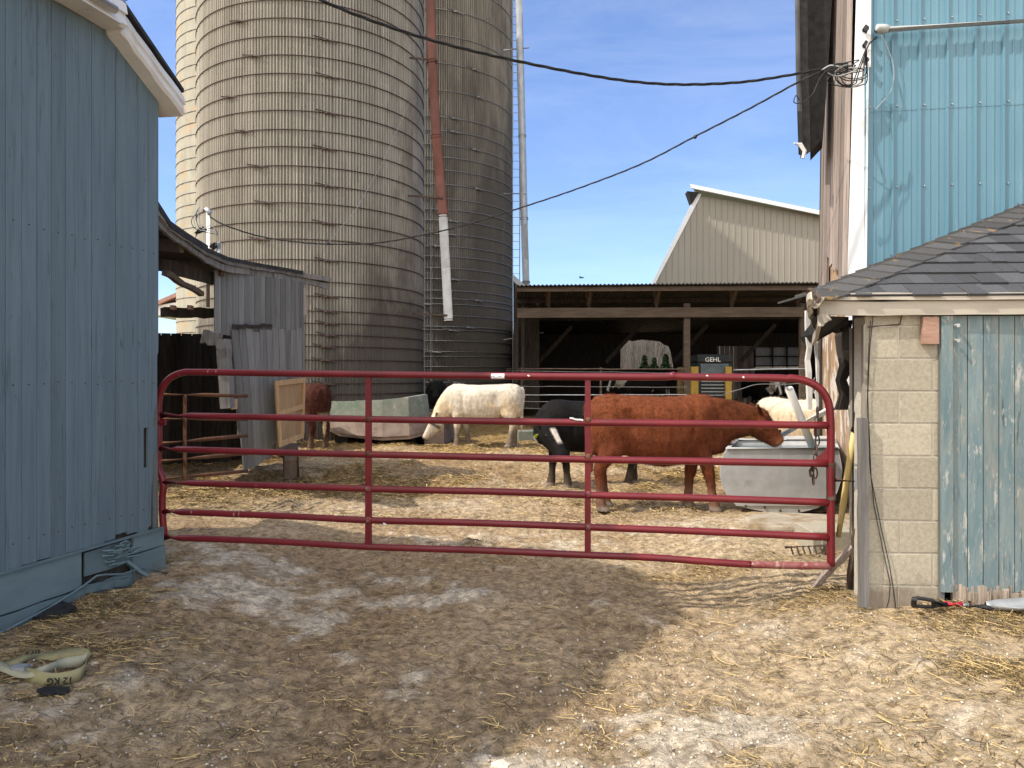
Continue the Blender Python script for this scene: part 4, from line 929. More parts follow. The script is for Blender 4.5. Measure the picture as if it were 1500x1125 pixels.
    for i in range(n):
        a = A+hd*(i*.152-.06)+Vector((0,0,.016)); b = a+hd*.20
        w = .17+random.uniform(-.006, .006); t = random.random(); l1 = Vector((0,0,.012)); 
        mb.hexa([a, a+rt*w, b+rt*w-l1, b-l1, a+l1, a+rt*w+l1, b+rt*w-l1*.3, b-l1*.3], t)
        mb.hexa([a+left*w, a, b-l1, b+left*w-l1, a+left*w+l1, a+l1, b-l1*.3, b+left*w-l1*.3], t)
    mb.build('ridge_shingles', MT['shingle_moss'], r)
    # fascia: metal clad, two steps
    mb = MB()
    a0 = kray(1203,441,.07); bz = .135
    za = a0.z+.015
    def fx_(s, n, z): return kq(s, n, z)
    s0 = a0.x-KC.x; Z0 = EYE-(461-550)*4.58/F
    for (n0, n1, zlo, zhi, t) in ((.012,.052,Z0,Z0+.085,.55), (.012,.072,Z0+.088,Z0+.132,.65)):
        m = 24; lo = []; hi = []
        for i in range(m+1):
            s = s0+(4.2-s0)*i/m; jj = random.uniform(-.002, .002)*(1+3*(i < 3)); lo.append((s, zlo+jj)); hi.append((s, zhi+jj))
        mb.prism([kq(s, n0, z) for s, z in lo+hi[::-1]], KN*(n1-n0), t)
    mb.build('fascia', MT['fascia'], r)
    mb = MB(); mb.prism([kq(s0+.02,-.19,Z0+.03), kq(4.2,-.19,Z0+.03), kq(4.2,.03,Z0+.03), kq(s0+.02,.03,Z0+.03)], (0,0,.01)); pass; mb.build('soffit', MT['dark_wood'], r)
    # torn metal at the corner of the eave
    for (l, w, t) in (([(1203,444,4.55),(1190,436,4.58),(1186,455,4.7),(1195,478,4.9)], .05, .6), ([(1213,462,4.56),(1200,470,4.6),(1192,500,4.95)], .045, .4), ([(1186,432,4.5),(1184,444,4.6),(1190,462,4.8)], .03, .8)):
        mb = MB(); p = [P(*q) for q in l]
        for a, b in zip(p[:-1], p[1:]): mb.ragbeam(a, b, .012, w*1.6, 3, .012, up=(0,0,1), t=t)
        mb.build('torn_fascia', MT['fascia'], r)
    mb = MB(); mb.prism([P(1214,463,4.6), P(1243,464,4.75), P(1243,474,4.75), P(1196,500,5.0), P(1190,490,5.0)], (.05,.35,0), .1); mb.build('eave_underside', MT['black_felt'], r)
    mb = MB(); mb.tube(wirepts([(1183,430,4.7),(1186,424,4.65),(1192,428,4.6),(1200,436,4.5),(1196,444,4.5)]), [.012]*33, 6); mb.build('bent_wire', MT['rust_dark'], r)
    for (a, b, w) in ((P(1183,455,5.2), P(1185,600,5.2), .03), (P(1196,500,5.3), P(1197,600,5.3), .018)):
        mb = MB(); mb.ragbeam(a, b, w, w, 8, .006, t=.5); mb.build('hanging_strip', MT['trim'], r)
    # plank door
    mb = MB(); s = sdoor; k = 0; sx = kray(1375,600).x
    while s < 3.2:
        w = .094 if k else .075; zb_ = .20+random.uniform(-.01,.01)
        t = random.random(); n0 = .008 if k else .03
        mb.prism([kq(s+.003,-.02,zb_+.05), kq(s+w-.003,-.02,zb_+.05), kq(s+w-.003,-.02,1.97), kq(s+.003,-.02,1.97)], KN*(.02+n0+random.uniform(-.002,.002)), t); s += w; k += 1
    mb.build('plank_door', MT['teal_plank'], r)
    d = r.children[-1]
    mb = MB(); s = sdoor+.075
    while s < 3.2:                                  # frayed bottom ends
        n = 5
        for i in range(n):
            a = s+.094*i/n; z1 = .25+random.uniform(0,.05); z0_ = .19+.035*math.sin(i/n*math.pi+random.uniform(-.3,.3))*-1+random.uniform(-.006,.010)
            mb.prism([kq(a+.001,-.01,z0_), kq(a+.0192,-.01,z0_+random.uniform(-.008,.008)), kq(a+.0192,-.01,z1), kq(a+.001,-.01,z1)], KN*(.022+random.uniform(-.003,.012)), random.random())
        s += .094
    mb.build('frayed_end', MT['bare_frayed'], d)
    mb = MB(); mb.ragbeam(kq(sdoor+.12,.015,.175), kq(sdoor+.75,.015,.135), .03, .022, 7, .006, t=.5); mb.ragbeam(kq(sdoor+.42,.03,.145), kq(sdoor+1.0,.03,.12), .05, .02, 6, .005, t=.8); mb.build('rotten_sill', MT['bare_frayed'], r)
    mb = MB(); mb.prism([kq(sdoor-.005,0,.2), kq(sdoor+.03,0,.2), kq(sdoor+.03,0,1.97), kq(sdoor-.005,0,1.97)], KN*.012, .3); mb.build('door_jamb', MT['blue_grey_wood'], r)
    for (px, py) in ((1400,477),(1400,499)):
        mb = MB(); p = kray(px, py, .03); mb.tube([p, p+KN*.03], .012, 8); mb.build('bolt', MT['galv'], r)
    mb = MB(); p = kray(1348,504,.005); mb.box((p.x, p.y-.035, p.z), (p.x+.097, p.y, p.z+.167), .5); mb.build('nailed_board', MT['pink_board'], r)
    mb = MB(); mb.tube([kray(1271,479,.02), kray(1318,475,.02), kray(1321,461,.02)], .006, 6); mb.build('iron_rod', MT['rust_dark'], r)
    for l in (((1275,470),(1272,520),(1270,600),(1274,680),(1280,740),(1292,800),(1304,855),(1302,880),(1296,898)), ((1279,462),(1274,510),(1271,580),(1276,700),(1290,770),(1303,830),(1311,880),(1313,897))):
        mb = MB(); mb.tube(resample([kray(x,y,.012+.01*(i % 2)) for i,(x,y) in enumerate(l)], .05), .0028, 5); mb.build('loose_wire', MT['cable'], r)
block_shed()

# ------------------------------------------------------------------ red tube gate
GA = Vector((-2.69, 5.6, 0)); GB = Vector((2.09, 4.86, 0))
def gpt(px, py): return at_ray(px, py, GA, GB)
def farm_gate():
    r = thing('farm_gate', 'long dark red tube gate with six rails closing the yard', 'gate', (GB+GA)/2)
    R_ = .0255
    def T(name, l, rad=R_, m='gate_red', n=12, sm=5, extra=None):
        mb = MB(); pts = []
        p = [gpt(*q) for q in l]
        for i in range(len(p)-1):
            p0 = p[max(i-1,0)]; p1 = p[i]; p2 = p[i+1]; p3 = p[min(i+2, len(p)-1)]
            for k in range(sm):
                t = k/sm; pts.append(.5*((2*p1)+(p2-p0)*t+(2*p0-5*p1+4*p2-p3)*t*t+(3*p1-p0-3*p2+p3)*t**3))
        pts.append(p[-1]); mb.tube(pts, rad, n); return mb.build(name, MT[m], r, True)
    T('outer_frame', [(241,787),(239,765),(238,745),(238,728),(240,712),(238,700),(232,685),(232,662),(233,640),(232,620),(232,600),(234,580),(241,563),(252,552),(268,546),(290,545),(420,547),(600,549),(760,551),(900,552),(975,552),(985,550),(998,552),(1080,553),(1140,554),(1152,555),(1160,554),(1180,558),(1198,567),(1209,580),(1215,598),(1217,640),(1216,700),(1217,760),(1217,829)])
    for l in ([(238,608),(540,614),(720,617),(860,619),(1040,621),(1214,623)], [(236,657),(420,663),(600,667),(860,673),(1040,676),(1212,679)], [(238,706),(540,716),(720,720),(860,725),(1040,730),(1214,736)],
              [(240,749),(420,756),(540,762),(700,766),(860,772),(1040,779),(1214,787)]):
        T('rail', l, R_*.96)
    T('bottom_rail', [(242,787),(400,793),(540,801),(700,806),(860,813),(960,817),(1040,823),(1100,827)], R_*.96)
    T('worn_rail_end', [(1095,826.6),(1150,828),(1217,829)], R_*.98, 'gate_worn')
    for px in (540, 861):
        mb = MB(); y0, y1 = (548, 801) if px == 540 else (552, 813); off = Vector((.155, .99, 0))*-.012
        mb.prism([gpt(px-4.5,y1)+off, gpt(px+4.5,y1)+off, gpt(px+4,y0)+off, gpt(px-4,y0)+off], off*-1.9, .45); mb.build('vertical_brace', MT['gate_red'], r)
    for px in (540, 861):
        for (y0, y1) in ((608,623),(657,679),(706,736),(749,787)):
            yy = y0+(y1-y0)*(px-238)/976+(1 if px == 540 else -1.5)
            mb = MB(); c = gpt(px, yy); u = Vector((.988,-.153,0)); mb.tube([c-u*.020, c-u*.012, c+u*.012, c+u*.020], [R_*.98, R_*1.07, R_*1.07, R_*.98], 12, .3); mb.build('weld', MT['gate_worn' if yy > 700 else 'rust'], r, True)
    # hinge clamp on the left, latch plate and gusset on the right
    mb = MB(); n = Vector((-.155,-.99,0)); c = gpt(231, 616); mb.tube([c+Vector((0,0,.06)), c-Vector((0,0,.06))], .034, 12); mb.beam(gpt(220,618)+n*.0, gpt(243,618), .02, .05); mb.tube([gpt(238,619)+n*.02, gpt(238,619)+n*.035], .016, 8); mb.build('hinge', MT['gate_red'], r)
    mb = MB(); c = gpt(222, 612); mb.tube([c+Vector((0,.01,.07)), c+Vector((0,.01,-.06))], .02, 8); mb.build('hinge_pin', MT['rust_dark'], r)
    mb = MB(); mb.prism([gpt(1190,676)+n*.01, gpt(1216,676)+n*.01, gpt(1216,652)+n*.01], n*-.012, .6); mb.build('gusset', MT['gate_red'], r)
    mb = MB(); c = gpt(1217, 705); mb.tube([c+Vector((0,0,.12)), c-Vector((0,0,.12))], .031, 12, .4); mb.build('latch_plate', MT['rust_dark'], r)
    mb = MB(); p = gpt(730,550)+n*.0262; u = Vector((.988,-.153,0)); pts = []
    for k in range(6):                              # label wrapped on the tube
        a = -.7+k*.28; pts.append((n*math.cos(a)+Vector((0,0,1))*math.sin(a))*.0272)
    c = gpt(730,551); v = []; fs = []
    for q in pts: v += [c-u*.047+q, c+u*.047+q]
    for k in range(5): fs.append((2*k, 2*k+1, 2*k+3, 2*k+2))
    mb.add(v, fs, .5); mb.build('sticker', MT['white_trim'], r)
    for (px, py, ln) in ((722,551,.03),(733,551,.022),(727,553,.03)):
        mb = MB(); c = gpt(px,py)+n*.0275; mb.beam(c-u*ln/2, c+u*ln/2, .0015, .004); mb.build('sticker_print', MT['cable_grey'], r.children[-1] if False else r)
    for (px, py) in ((307,545),(319,545),(283,750),(345,753),(352,753)):      # scraped bands where clips sat
        mb = MB(); c = gpt(px,py); mb.tube([c-u*.004, c+u*.004], R_*1.02, 12, .9); mb.build('scrape_band', MT['pink_board'], r)
    for (px, py, w_) in ((848,615,.06),(838,613,.03),(775,551,.015),(1088,553,.012),(565,767,.02),(1035,551,.01)):
        mb = MB(); c = gpt(px,py)+n*.0235+Vector((0,0,.006))
        mb.ragbeam(c-u*w_/2, c+u*w_/2+Vector((0,0,-.006)), .006, .010, 5, .002); mb.build('paint_chip', MT['white_trim'], r)
farm_gate()

# latch chain, bolt and post at the block shed
def chain():
    r = thing('chain', 'short rusty chain with a hook hanging from the gate by the steel tank', 'chain', gpt(1197, 700)); n = Vector((-.155,-.99,0))
    l = [(1199,604),(1198,618),(1196,632),(1199,646),(1197,660),(1196,672),(1192,684),(1196,694),(1193,703)]
    for i, (x, y) in enumerate(l):
        c = gpt(x, y)-n*.03; pts = []
        ax = Vector((1,0,0)) if i % 2 else Vector((0,1,0))
        for k in range(11):
            a = 2*math.pi*k/10; pts.append(c+ax*.013*math.cos(a)+Vector((0,0,1))*.036*math.sin(a))
        mb = MB(); mb.tube(pts, .0055, 6); mb.build('link', MT['rust_dark'], r, True)
    mb = MB(); mb.tube([gpt(1192,683)-n*.03, gpt(1188,690)-n*.03, gpt(1189,698)-n*.03, gpt(1194,700)-n*.03], .009, 6); mb.build('hook', MT['rust_dark'], r, True)
chain()
mb = MB(); a = gpt(1217,703); mb.tube([a+Vector((.03,0,0)), Vector((a.x+.17, a.y-.10, a.z+.0))], .012, 8); mb.tube([Vector((a.x+.17, a.y-.10, a.z)), Vector((a.x+.20, a.y-.115, a.z))], .024, 6)
tag(mb.build('latch_bolt', MT['rust'], None, True), 'rusty bolt pin reaching from the gate to the grey post', 'bolt')
r = thing('gate_post', 'weathered grey board post standing before the block wall corner', 'post', P(1264, 885, 4.62))
mb = MB(); mb.ragbeam(P(1268,888,4.62)+Vector((-.015,0,0)), P(1266,612,4.62)+Vector((-.012,0,0)), .052, .045, 10, .003, up=(0,1,0), t=.5); mb.build('post', MT['grey_wood'], r)
mb = MB(); mb.box(P(1252,716,4.72), P(1258,688,4.66), .5); mb.build('strike_plate', MT['galv_dull'], r)
mb = MB(); mb.tube([P(1252,681,4.7), P(1259,681,4.7)], .012, 8); mb.build('bolt', MT['galv_dull'], r)
# yellow-handled tool leaning, iron stakes
def ytool():
    r = thing('shovel', 'yellow-handled tool with black grip leaning against the shed side', 'shovel', P(1228, 790, 5.0))
    mb = MB(); A = P(1228,786,5.05); B = P(1251,632,4.86); C_ = P(1258,600,4.82); mb.tube([A, A.lerp(B,.3), A.lerp(B,.7), B], [.016,.022,.021,.018], 12); mb.build('handle', MT['tool_yellow'], r, True)
    mb = MB(); mb.tube([B, B.lerp(C_,.4), C_+Vector((0,0,-.01)), C_+Vector((.005,0,.012))], [.023,.022,.026,.018], 12); mb.build('grip', MT['plastic'], r, True)
ytool()
mb = MB(); mb.ragbeam(P(1244,868,4.95), P(1253,800,4.86), .04, .05, 5, .004, up=(0,1,0)); mb.ragbeam(P(1253,800,4.86), P(1261,735,4.8), .05, .03, 5, .004, up=(0,1,0))
tag(mb.build('iron_stake', MT['rust_dark']), 'dark rusty stake propped upright beside the grey post', 'stake')
mb = MB(); mb.ragbeam(P(1191,862,5.1), P(1257,792,4.85), .035, .04, 8, .004, up=(0,1,0)); tag(mb.build('wooden_pole', MT['bark_wood']), 'old wooden pole slanting from the straw up to the shed corner', 'pole')
# concrete slab and block by the tank, rake head
mb = MB(); a = P(1095,800,6.6); z = hgt(2.2, 7.0)
mb.prism([(2.25,6.85,z-.05),(3.3,6.8,z-.05),(3.35,7.45,z-.05),(2.6,7.6,z-.05),(2.3,7.35,z-.05)], (0,0,.12)); tag(mb.build('concrete_slab', MT['slab'], bevel=.03), 'low broken concrete slab half buried behind the gate', 'slab')
mb = MB(); z = hgt(2.6, 6.3); mb.box((2.48,6.1,z-.02), (2.83,6.5,z+.17), .5); mb.box((2.55,6.08,z+.02), (2.62,6.12,z+.12), .1); tag(mb.build('concrete_cinder_block', MT['block'], bevel=.008), 'grey cinder block lying on the ground behind the gate latch end', 'block')
def rake():
    c = P(1182, 828, 6.05); c.z = hgt(c.x, c.y)+.03; r = thing('harrow_head', 'rusty toothed iron rake head lying behind the bottom gate rail', 'rake', c)
    mb = MB(); mb.tube([c+Vector((-.19,-.03,.05)), c+Vector((.18,.02,.055))], .011, 6); mb.build('bar', MT['rust_dark'], r)
    for k in range(8):
        x = -.18+k*.05; mb = MB(); p = c+Vector((x, x*.13, .052)); mb.tube([p, p+Vector((.018,-.05,.012)), p+Vector((.03,-.075,-.045))], .008, 5); mb.build('tooth', MT['rust_dark'], r)
rake()
mb = MB(); mb.blob(P(1259,846,4.9), (.02,.02,.03), .9, .2, 2); tag(mb.build('white_bottle_cap', MT['white_trim']), 'small white lump lying in the straw at the foot of the post', 'litter')
# shovel with red ferrule lying along the block shed
def shovel2():
    zz = lambda x, y: hgt(x, y)+.05
    r = thing('shovel', 'black D-handled shovel with red ferrule lying at the foot of the block wall', 'shovel', P(1420, 905, 4.45))
    Yv = 4.44; mb = MB()
    q = [P(1338,901,Yv), P(1341,896,Yv), P(1365,900,Yv-.02), P(1385,903,Yv-.02)]
    mb.tube([P(1386,904,Yv-.02), P(1366,898,Yv-.03), P(1343,894,Yv-.05), P(1339,897,Yv-.05)], [.016,.012,.011,.012], 8); mb.tube([P(1386,904,Yv-.02), P(1366,907,Yv+.03), P(1342,906,Yv+.04), P(1339,902,Yv+.04)], [.016,.012,.011,.012], 8)
    mb.tube([P(1339,896,Yv-.06), P(1338,905,Yv+.05)], .015, 8); mb.tube([P(1366,903,Yv-.02), P(1386,904,Yv-.02)], .017, 8); mb.build('grip', MT['plastic'], r, True)
    mb = MB(); mb.tube([P(1384,903,Yv), P(1408,904,Yv)], .0185, 12); mb.build('ferrule', MT['tool_red'], r, True)
    mb = MB(); mb.tube([P(1408,904,Yv), P(1417,905,Yv)], .0165, 12); mb.build('collar', MT['galv'], r, True)
    mb = MB(); mb.tube([P(1416,905,Yv), P(1440,907,Yv), P(1455,911,Yv-.02)], .0155, 12); mb.build('shaft', MT['plastic'], r, True)
    mb = MB(); v = []; fs = []; n = 8
    for i in range(n+1):
        f = i/n; w = .05+.11*min(1, f*3)
        for k in range(7):
            g = (k-3)/3; c = P(1448,911,Yv).lerp(P(1530,912,Yv-.06), f); v.append((c.x, c.y+g*w*.55, c.z+.03*g*g*1.3-.012*math.sin(f*3)+.02*f))
    for i in range(n):
        for k in range(6): a = i*7+k; fs.append((a, a+1, a+8, a+7))
    mb.add(v, fs); o = mb.build('blade', MT['galv_dull'], r, True); m = o.modifiers.new('s', 'SOLIDIFY'); m.thickness = .003
shovel2()
for o in S.objects:
    if o.get('label', '').startswith('black D-handled'): o.location.z += .075

# ------------------------------------------------------------------ litter at the left: strap and rubber scraps
def ribbon(mb, l, w, t=.5, edge=0, th=.003):
    v = []; fs = []; n = len(l)
    for i, (p, up) in enumerate(l):
        up = Vector(up).normalized(); v += [p-up*w/2, p+up*w/2]
    for i in range(n-1): fs.append((2*i, 2*i+2, 2*i+3, 2*i+1))
    mb.add(v, fs, t)
def gpx(px, py, dz=0):
    Y = EYE*F/(py-550)
    for _ in range(6):
        x = (px-750)/F*Y; h = hgt(x, Y)+dz; Y = (EYE-h)*F/(py-550)
    return Vector(((px-750)/F*Y, Y, h))
def strap():
    r = thing('webbing_strap', 'crumpled dirty yellow webbing strap with black print lying on the straw', 'strap', gpx(65, 985))
    def rib(name, l, w, m):
        mb = MB(); pts = []; P_ = [gpx(a, b, c) for a, b, c, _ in l]; U = [Vector(u) for _, _, _, u in l]
        for i in range(len(P_)-1):
            p0 = P_[max(i-1,0)]; p1 = P_[i]; p2 = P_[i+1]; p3 = P_[min(i+2, len(P_)-1)]
            for k in range(6):
                t = k/6; pts.append((.5*((2*p1)+(p2-p0)*t+(2*p0-5*p1+4*p2-p3)*t*t+(3*p1-p0-3*p2+p3)*t**3), U[i].lerp(U[i+1], t)))
        pts.append((P_[-1], U[-1])); ribbon(mb, pts, w); o = mb.build(name, MT[m], r, True); s = o.modifiers.new('s', 'SOLIDIFY'); s.thickness = .004; return o
    rib('upper_fold', [(-25,978,.01,(0,1,.1)),(0,974,.015,(.2,1,.15)),(30,966,.03,(-.2,1,.2)),(60,961,.015,(.3,1,.1)),(95,958,.03,(0,.9,.35)),(118,961,.03,(.3,.6,.7)),(127,969,.03,(.5,.2,1))], .085, 'strap')
    rib('pale_band', [(126,963,.045,(0,.3,1)),(118,968,.045,(0,.5,1)),(90,972,.045,(0,.7,.8)),(62,982,.04,(0,.8,.7)),(35,988,.02,(0,1,.3)),(5,978,.02,(0,1,.2)),(-20,968,.02,(0,1,.2))], .052, 'strap_pale')
    rib('lower_fold', [(30,985,.015,(0,.7,.8)),(55,993,.025,(0,.45,1)),(80,996,.03,(0,.25,1)),(105,992,.03,(0,.3,1)),(122,984,.03,(0,.4,1)),(126,974,.03,(0,.5,1))], .062, 'strap')
    rib('thin_tail', [(40,986,.02,(0,1,.2)),(20,992,.01,(0,1,.1)),(-5,1000,.005,(0,1,.1)),(-30,1004,.005,(0,1,.1))], .022, 'strap')
    mb = MB(); c = gpx(31, 979, .03); mb.ragbeam(c+Vector((-.035,0,0)), c+Vector((.03,0,.0)), .05, .03, 3, .004); mb.build('buckle', MT['galv_dull'], r)
    c = gpx(94, 996, .03); text_mesh('print', '12 KG', .044, MT['ink'], r, c+Vector((0,-.034,.010)), (Matrix.Rotation(math.radians(72), 3, 'X') @ Matrix.Rotation(math.radians(183), 3, 'Z')).to_euler(), .0012, 1.05)
    c = gpx(60, 959, .03); text_mesh('print', '= 3TS', .03, MT['ink'], r, c+Vector((-.02,-.03,.022)), (math.radians(50), math.radians(-8), 0), .001)
strap()
def scrap(name, label, poly, th=.012, lift=.01):
    mb = MB(); pts = []
    n = len(poly)
    for i in range(n):
        a = poly[i]; b = poly[(i+1) % n]
        for k in range(3):
            t = k/3; px = a[0]+(b[0]-a[0])*t+random.uniform(-1.2,1.2)*(k > 0); py = a[1]+(b[1]-a[1])*t+random.uniform(-.7,.7)*(k > 0)
            pts.append(gpx(px, py, lift))
    mb.prism(pts, (0,0,th)); return tag(mb.build(name, MT['rubber']), label, 'rubber scrap', 'torn black rubber scraps on the drive')
scrap('rubber_scrap', 'larger torn black rubber scrap by the foot of the blue shed', [(46,903),(50,893),(72,889),(92,886),(104,890),(113,896),(103,899),(88,904),(62,909),(48,909)], .025)
scrap('rubber_scrap', 'smaller flat black rubber scrap below the yellow strap', [(54,1013),(66,1009),(90,1008),(103,1010),(98,1016),(76,1019),(58,1018)], .012)
mb = MB(); c = gpx(136, 975, .02); mb.blob(c, (.03,.02,.02), .8, .25, 2); tag(mb.build('white_stone', MT['stone']), 'white stone beside the end of the yellow strap', 'stone')
mb = MB(); c = gpx(734, 1122, .0); mb.blob(c, (.04,.035,.02), .9, .2, 2); tag(mb.build('white_stone', MT['stone']), 'pale stone at the bottom edge of the sunlit drive', 'stone')
# ------------------------------------------------------------------ stock tank, pipes
def tank():
    Y = 8.35; D = 1.15; r = thing('stock_tank', 'large galvanised steel stock tank with rounded sides, half full of water', 'water tank', P(1135, 748, Y))
    prof = [(1065,657),(1060,666),(1056,680),(1055,695),(1058,712),(1066,727),(1078,739),(1095,744),(1120,749),(1148,752),(1172,750),(1196,744),(1213,735),(1225,722),(1231,705),(1233,690),(1231,675),(1227,657)]
    V = [P(x, y, Y) for x, y in prof]
    mb = MB(); mb.add(V, [tuple(range(len(V)))], .5); mb.build('end_plate', MT['galv'], r)
    mb = MB(); Vb = [v+Vector((.47,D,0)) for v in V]; n = len(V)
    mb.add(V+Vb, [(i, i+1, n+i+1, n+i) for i in range(n-1)]+[tuple(range(n, 2*n))[::-1]], .5); o = mb.build('shell', MT['galv'], r, False); m = o.modifiers.new('s','SOLIDIFY'); m.thickness = .006; circ_smooth(o)
    mb = MB(); a = V[0]; b = V[-1]; dy = Vector((.47,D,0))
    for p, q in ((a+Vector((-.0,-.004,0)), b+Vector((0,-.004,0))), (b, b+dy), (b+dy, a+dy), (a+dy, a)): mb.tube([p, q], .018, 8)
    mb.build('rim', MT['galv'], r, True)
    mb = MB(); mb.prism([P(1078,732,Y-.012), P(1214,732,Y-.012), P(1203,741,Y-.012), P(1078,741,Y-.012)], (0,.008,0), .7); mb.build('base_flange', MT['galv'], r)
    for x, y in ((1092,741),(1143,748),(1170,748),(1120,743)):
        mb = MB(); p = P(x,y,Y-.006); mb.tube([p, p-Vector((0,.01,0))], .014, 8); mb.build('rivet', MT['rust_dark'], r)
    mb = MB(); z = a.z-.06; mb.prism([(a.x+.01,Y+.02,z),(b.x-.01,Y+.02,z),(b.x+.45,Y+D-.02,z),(a.x+.48,Y+D-.02,z)], (0,0,-.01)); o = mb.build('water', MT['glass'], r)
    mb = MB(); mb.beam(P(1090,757,Y+.15), P(1240,757,Y+.15), .12, .09); mb.beam(P(1095,752,Y+.9), P(1240,752,Y+.9), .12, .09); mb.build('skid', MT['dark_wood'], r)
    # float housing and tray at the far edge
    mb = MB(); mb.prism([P(1146,641,Y+D+.05), P(1215,641,Y+D+.05), P(1215,655,Y+D-.1), P(1146,655,Y+D-.1)], (0,.02,.02), .7); mb.build('tray', MT['galv'], r)
tank()
def pvc():
    r = thing('plastic_pipe', 'upright leaning white plastic pipe standing in the steel tank', 'pipe', P(1192, 665, 8.5), 'white plastic pipes at the tank')
    mb = MB(); a = P(1156,570,7.9); b = P(1197,672,8.7); mb.tube([a-(b-a).normalized()*.02, a, b], [.025,.043,.043], 14); mb.build('tube', MT['pvc'], r, True)
    r = thing('plastic_pipe', 'white plastic pipe slanting low across the back of the tank', 'pipe', P(1170, 615, 8.2), 'white plastic pipes at the tank')
    mb = MB(); a = P(1147,636,8.9); b = P(1213,601,7.4); mb.tube([a, b], .033, 14); mb.build('tube', MT['pvc'], r, True)
    mb = MB(); mb.tube([b+Vector((.02,0,.01)), b+Vector((.12,-.15,.04))], .03, 12); mb.build('fitting', MT['galv'], r, True)
    mb = MB(); mb.tube([P(1141,632,8.95), P(1146,637,8.9)], .03, 10); mb.build('valve', MT['plastic'], r)
pvc()

# ------------------------------------------------------------------ cattle
def loft(mb, rings, n=16):
    """rings: (centre, side-vector, up-vector, half-width, half-height up, half-height down)"""
    v = []; fs = []
    for c, sx, up, w, hu, hd in rings:
        c = Vector(c); sx = Vector(sx); up = Vector(up)
        for k in range(n):
            a = 2*math.pi*k/n; ca, sa = math.cos(a), math.sin(a)
            e = .88; xx = math.copysign(abs(ca)**e, ca)*w; yy = math.copysign(abs(sa)**e, sa)*(hu if sa > 0 else hd)
            v.append(c+sx*xx+up*yy)
    m = len(rings)
    for i in range(m-1):
        for k in range(n): fs.append((i*n+k, i*n+(k+1) % n, (i+1)*n+(k+1) % n, (i+1)*n+k))
    fs += [tuple(range(n))[::-1], tuple(range((m-1)*n, m*n))]
    mb.add(v, fs)
def limb(mb, pts, n=12):
    """pts: (x, y, z, rx, ry): roughly vertical limb"""
    v = []; fs = []
    for x, y, z, rx, ry in pts:
        for k in range(n):
            a = 2*math.pi*k/n; g_ = 1+.42*sstep(.80,.6,z); v.append((x+rx*g_*math.cos(a), y+ry*g_*math.sin(a), z))
    m = len(pts)
    for i in range(m-1):
        for k in range(n): fs.append((i*n+(k+1) % n, i*n+k, (i+1)*n+k, (i+1)*n+(k+1) % n))
    fs += [tuple(range(n)), tuple(range((m-1)*n, m*n))[::-1]]
    mb.add(v, fs)
Yv = Vector((0, 1, 0)); Zv = Vector((0, 0, 1))
